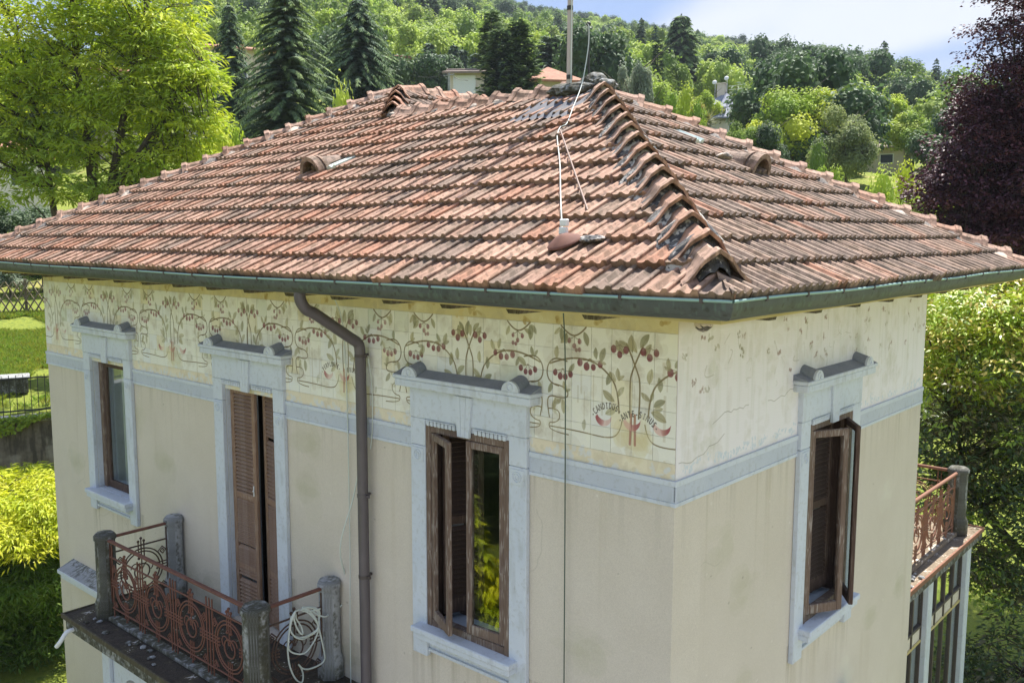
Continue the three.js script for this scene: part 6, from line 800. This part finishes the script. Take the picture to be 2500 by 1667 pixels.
// ------------------------------------------------------------------ terrace garden: retaining wall, rail, lattice fence
{
  const nd = dirAz(WALLAZ), td = V(-nd.z, 0, nd.x), o = V(CAM.x + nd.x * (WALLD - 0.02), 0, CAM.z + nd.z * (WALLD - 0.02)), ry = Math.atan2(nd.x, nd.z);   // local z looks away from the camera
  M.oldWall = std({ map: tex(1024, 4, (u, v) => { const a = fbm(u * 8, v * 8, 8, 971, 5), f = fbm(u * 70, v * 70, 70, 972, 3), s = fbm(u * 40, v * 6, 4096, 973, 4); let c = mixc([86, 78, 70], [142, 132, 120], f * 0.6 + a * 0.4); c = mixc(c, [58, 54, 48], sstep(0.5, 0.74, s) * 0.6); return mixc(c, [172, 166, 156], sstep(0.56, 0.76, a) * 0.6); }), bumpMap: fineBump, bumpScale: 0.03 });
  const w = thing('retaining_wall', 'stained old stone retaining wall below the upper lawn', 'wall', [o.x, GY, o.z], ry); mesh('wall_face', [box2(-14, 16, -0.3, 3.86, -0.35, 0.0)], M.oldWall, w); mesh('coping', [cbox(-14, 16, 3.86, 3.98, -0.40, 0.08, 0.02)], M.concLight, w); mesh('drain_hole', [box2(-3.42, -3.30, 2.05, 2.22, -0.37, -0.349)], M.black, w);
  const f = thing('iron_fence', 'thin dark iron railing on top of the retaining wall', 'fence', [o.x, GY + 3.98, o.z], ry); for (const y of [0.12, 0.92]) mesh('rail', [box2(-10, 12, y, y + 0.035, -0.19, -0.155)], M.black, f); for (let i = 0; i < 90; i++) mesh('picket', [bar(V(-6 + i * 0.155, 0.0, -0.172), V(-6 + i * 0.155, 1.02, -0.172), 0.009, 5)], M.black, f); for (let i = 0; i < 6; i++) mesh('fence_post', [box2(-6 + i * 2.6, -5.95 + i * 2.6, -0.02, 1.05, -0.2, -0.15)], M.black, f);
  const F = new Foliage(981), R = F.R; for (let i = 0; i < 2600; i++) { const x = mix(-1.6, 4.0, R()), y = -Math.pow(R(), 1.6) * 0.42 * (0.5 + 0.5 * Math.sin(x * 3)) + 0.08; F.leaf(V(x, y, -0.42 - R() * 0.12), rdir(R).add(V(0, -0.7, 0)).normalize(), V((R() - 0.5), 0.6, -1).normalize(), 0.09, 0.07, C.fresh[i % 3]); }
  const iv = thing('ivy', 'green ivy hanging over the top of the retaining wall', 'ivy', [o.x, GY + 3.95, o.z], ry); mesh('ivy_leaves', F.geo(), M.leaf, iv); mesh('stem', [tube([V(-1.2, 0.06, -0.41), V(0.5, 0.0, -0.43), V(3.5, 0.06, -0.41)], 0.015, 16, 5)], M.bark, iv);
  const st = thing('stone_trough', 'low grey stone trough standing on the upper lawn', 'trough', at(14, 868, 27.4).toArray(), ry); st.position.y = floorAt(st.position); mesh('basin', [cbox(-0.5, 0.25, 0, 0.4, -0.3, 0.3, 0.03)], M.concDark, st); mesh('rim', [cbox(-0.55, 0.3, 0.4, 0.46, -0.35, 0.35, 0.02)], M.concLight, st);
  const lp = at(60, 712, 37), l = thing('lattice_fence', 'weathered wooden lattice fence along the upper edge of the lawn', 'fence', [lp.x, floorAt(lp), lp.z], ry), h = 1.15; M.lat = std({ map: woodT([96, 86, 70], [130, 118, 98], [150, 144, 130], 991) });
  for (let i = -26; i < 26; i++) for (const s of [-1, 1]) mesh('lattice_slat', [bar(V(i * 0.26, 0.02, s * 0.02), V(i * 0.26 + s * h * 0.55, h, s * 0.02), 0.026, 4)], M.lat, l); for (let i = -3; i <= 3; i++) mesh('fence_post', [cbox(i * 2.1 - 0.05, i * 2.1 + 0.05, -0.2, h + 0.08, 0.04, 0.13, 0.01)], M.lat, l);
  for (const [u, v, r, w2, cols, lab, sd] of [[20, 640, 39.5, 90, C.grey, 'grey flowering bush behind the lattice fence', 995], [95, 618, 40, 110, C.dark, 'dark bush behind the lattice fence beside the eaves', 996], [-60, 600, 42, 120, C.mid, 'green bush at the far end of the lattice fence', 997]]) { const c = at(u, v, r), y0 = floorAt(c), hh = at(u, v - 34, r).y - y0, s = w2 / 2081.7 * r / 2, g = broadCrown(sd, { lobes: 14, n: 2600, leaf: 0.09, cols, lr: [0.25, 0.4] }); g.scale(s, Math.max(hh, 1) / 2.1, s); plant('shrub', lab, V(c.x, y0, c.z), { crown: g, wood: join(trunkGeo(0.7, 0.05)) }); }
}
{ // grass blades on the upper lawn, where it is near enough to see them
  const F = new Foliage(1021), R = F.R; for (let i = 0; i < 14; i++) { const a = R() * 6.283; F.leaf(V((R() - 0.5) * 0.12, 0, (R() - 0.5) * 0.12), V(Math.cos(a) * 0.5, 1, Math.sin(a) * 0.5).normalize(), V(Math.sin(a), 0.2, -Math.cos(a)), 0.05 + R() * 0.06, 0.014, [[0.30, 0.40, 0.05], [0.40, 0.46, 0.06], [0.24, 0.34, 0.05]][i % 3]); }
  const n = 9000, m = new THREE.InstancedMesh(F.geo(), M.leaf, n), M4 = new THREE.Matrix4(), q = new THREE.Quaternion(); let k = 0;
  while (k < n) { const a = mix(bear(-160, 800), bear(190, 800), R()), r = mix(25.6, 37, Math.sqrt(R())) / Math.cos(a - WALLAZ), d = dirAz(a), p = V(CAM.x + d.x * r, groundY(a, r), CAM.z + d.z * r); if (fbm(p.x * 0.3 + 40, p.z * 0.3 + 40, 4096, 1022, 3) > 0.62) { R(); continue; } const s = 0.7 + R() * 1.1; m.setMatrixAt(k, M4.compose(p, q.setFromAxisAngle(V(0, 1, 0), R() * 6.283), V(s * 1.5, s, s * 1.5))); m.setColorAt(k, lin(0.8 + R() * 0.4, 0.85 + R() * 0.3, 0.9)); k++; }
  m.name = 'grass'; scene.add(tag(m, 'short yellow-green grass growing on the upper lawn', 'grass', null, 'stuff'));
}
// garden in front of the villa, seen in the window panes, plus an added pale court
{ const c = V(-13.6, GY, 12.9), g = broadCrown(1010, { lobes: 60, n: 9000, leaf: 0.05, rx: 1, ry: 1, cy: 1, cols: C.dark, lr: [0.2, 0.32], core: 0.85 }); g.scale(10, 2.7, 1.6).rotateY(-0.80); plant('boundary_hedge', 'dark clipped boundary hedge across the front lawn', c, { crown: g, wood: join([bar(V(-5, 0, -4.8), V(-5, 2.5, -4.8), 0.1), bar(V(4, 0, 4.2), V(4, 2.5, 4.2), 0.1)]) });
  const gv = new THREE.CircleGeometry(15, 64).rotateX(-Math.PI / 2); tag(mesh('added_gravel', uvm(gv.translate(9.5, GY + 0.006, 9.0).toNonIndexed()), std({ map: tex(512, 1.5, (u, v) => { const f = fbm(u * 60, v * 60, 60, 1011, 3), a = fbm(u * 6, v * 6, 6, 1012, 4); return mixc([128, 124, 116], [186, 180, 170], f * 0.7 + a * 0.3); }), bumpMap: fineBump, bumpScale: 0.02 })), null, null, null, 'structure'); }  // pale unseen ground added to cut green bounce on the facades
for (const [x, z, h, w, cols, l, sd] of [[-9.6, 9.4, 2.8, 1.1, C.gold, 'golden cone shaped conifer on the front lawn', 1001], [-12.4, 8.6, 1.5, 1.3, C.lime, 'round lime green bush on the front lawn', 1002]]) { const g = sd === 1001 ? coniferCrown(sd, { h, r: w, levels: 20, nb: 9, droop: 0.2, spray: 0.4, sw: 0.4, cols }) : broadCrown(sd, { lobes: 16, n: 2600, leaf: 0.1, cols }); if (sd !== 1001) g.scale(w, h / 2.1, w); plant(sd === 1001 ? 'golden_conifer' : 'lawn_tree', l, V(x, GY, z), { crown: g, wood: join(trunkGeo(h * 0.5, 0.1)) }); }

renderer.render(scene, camera);
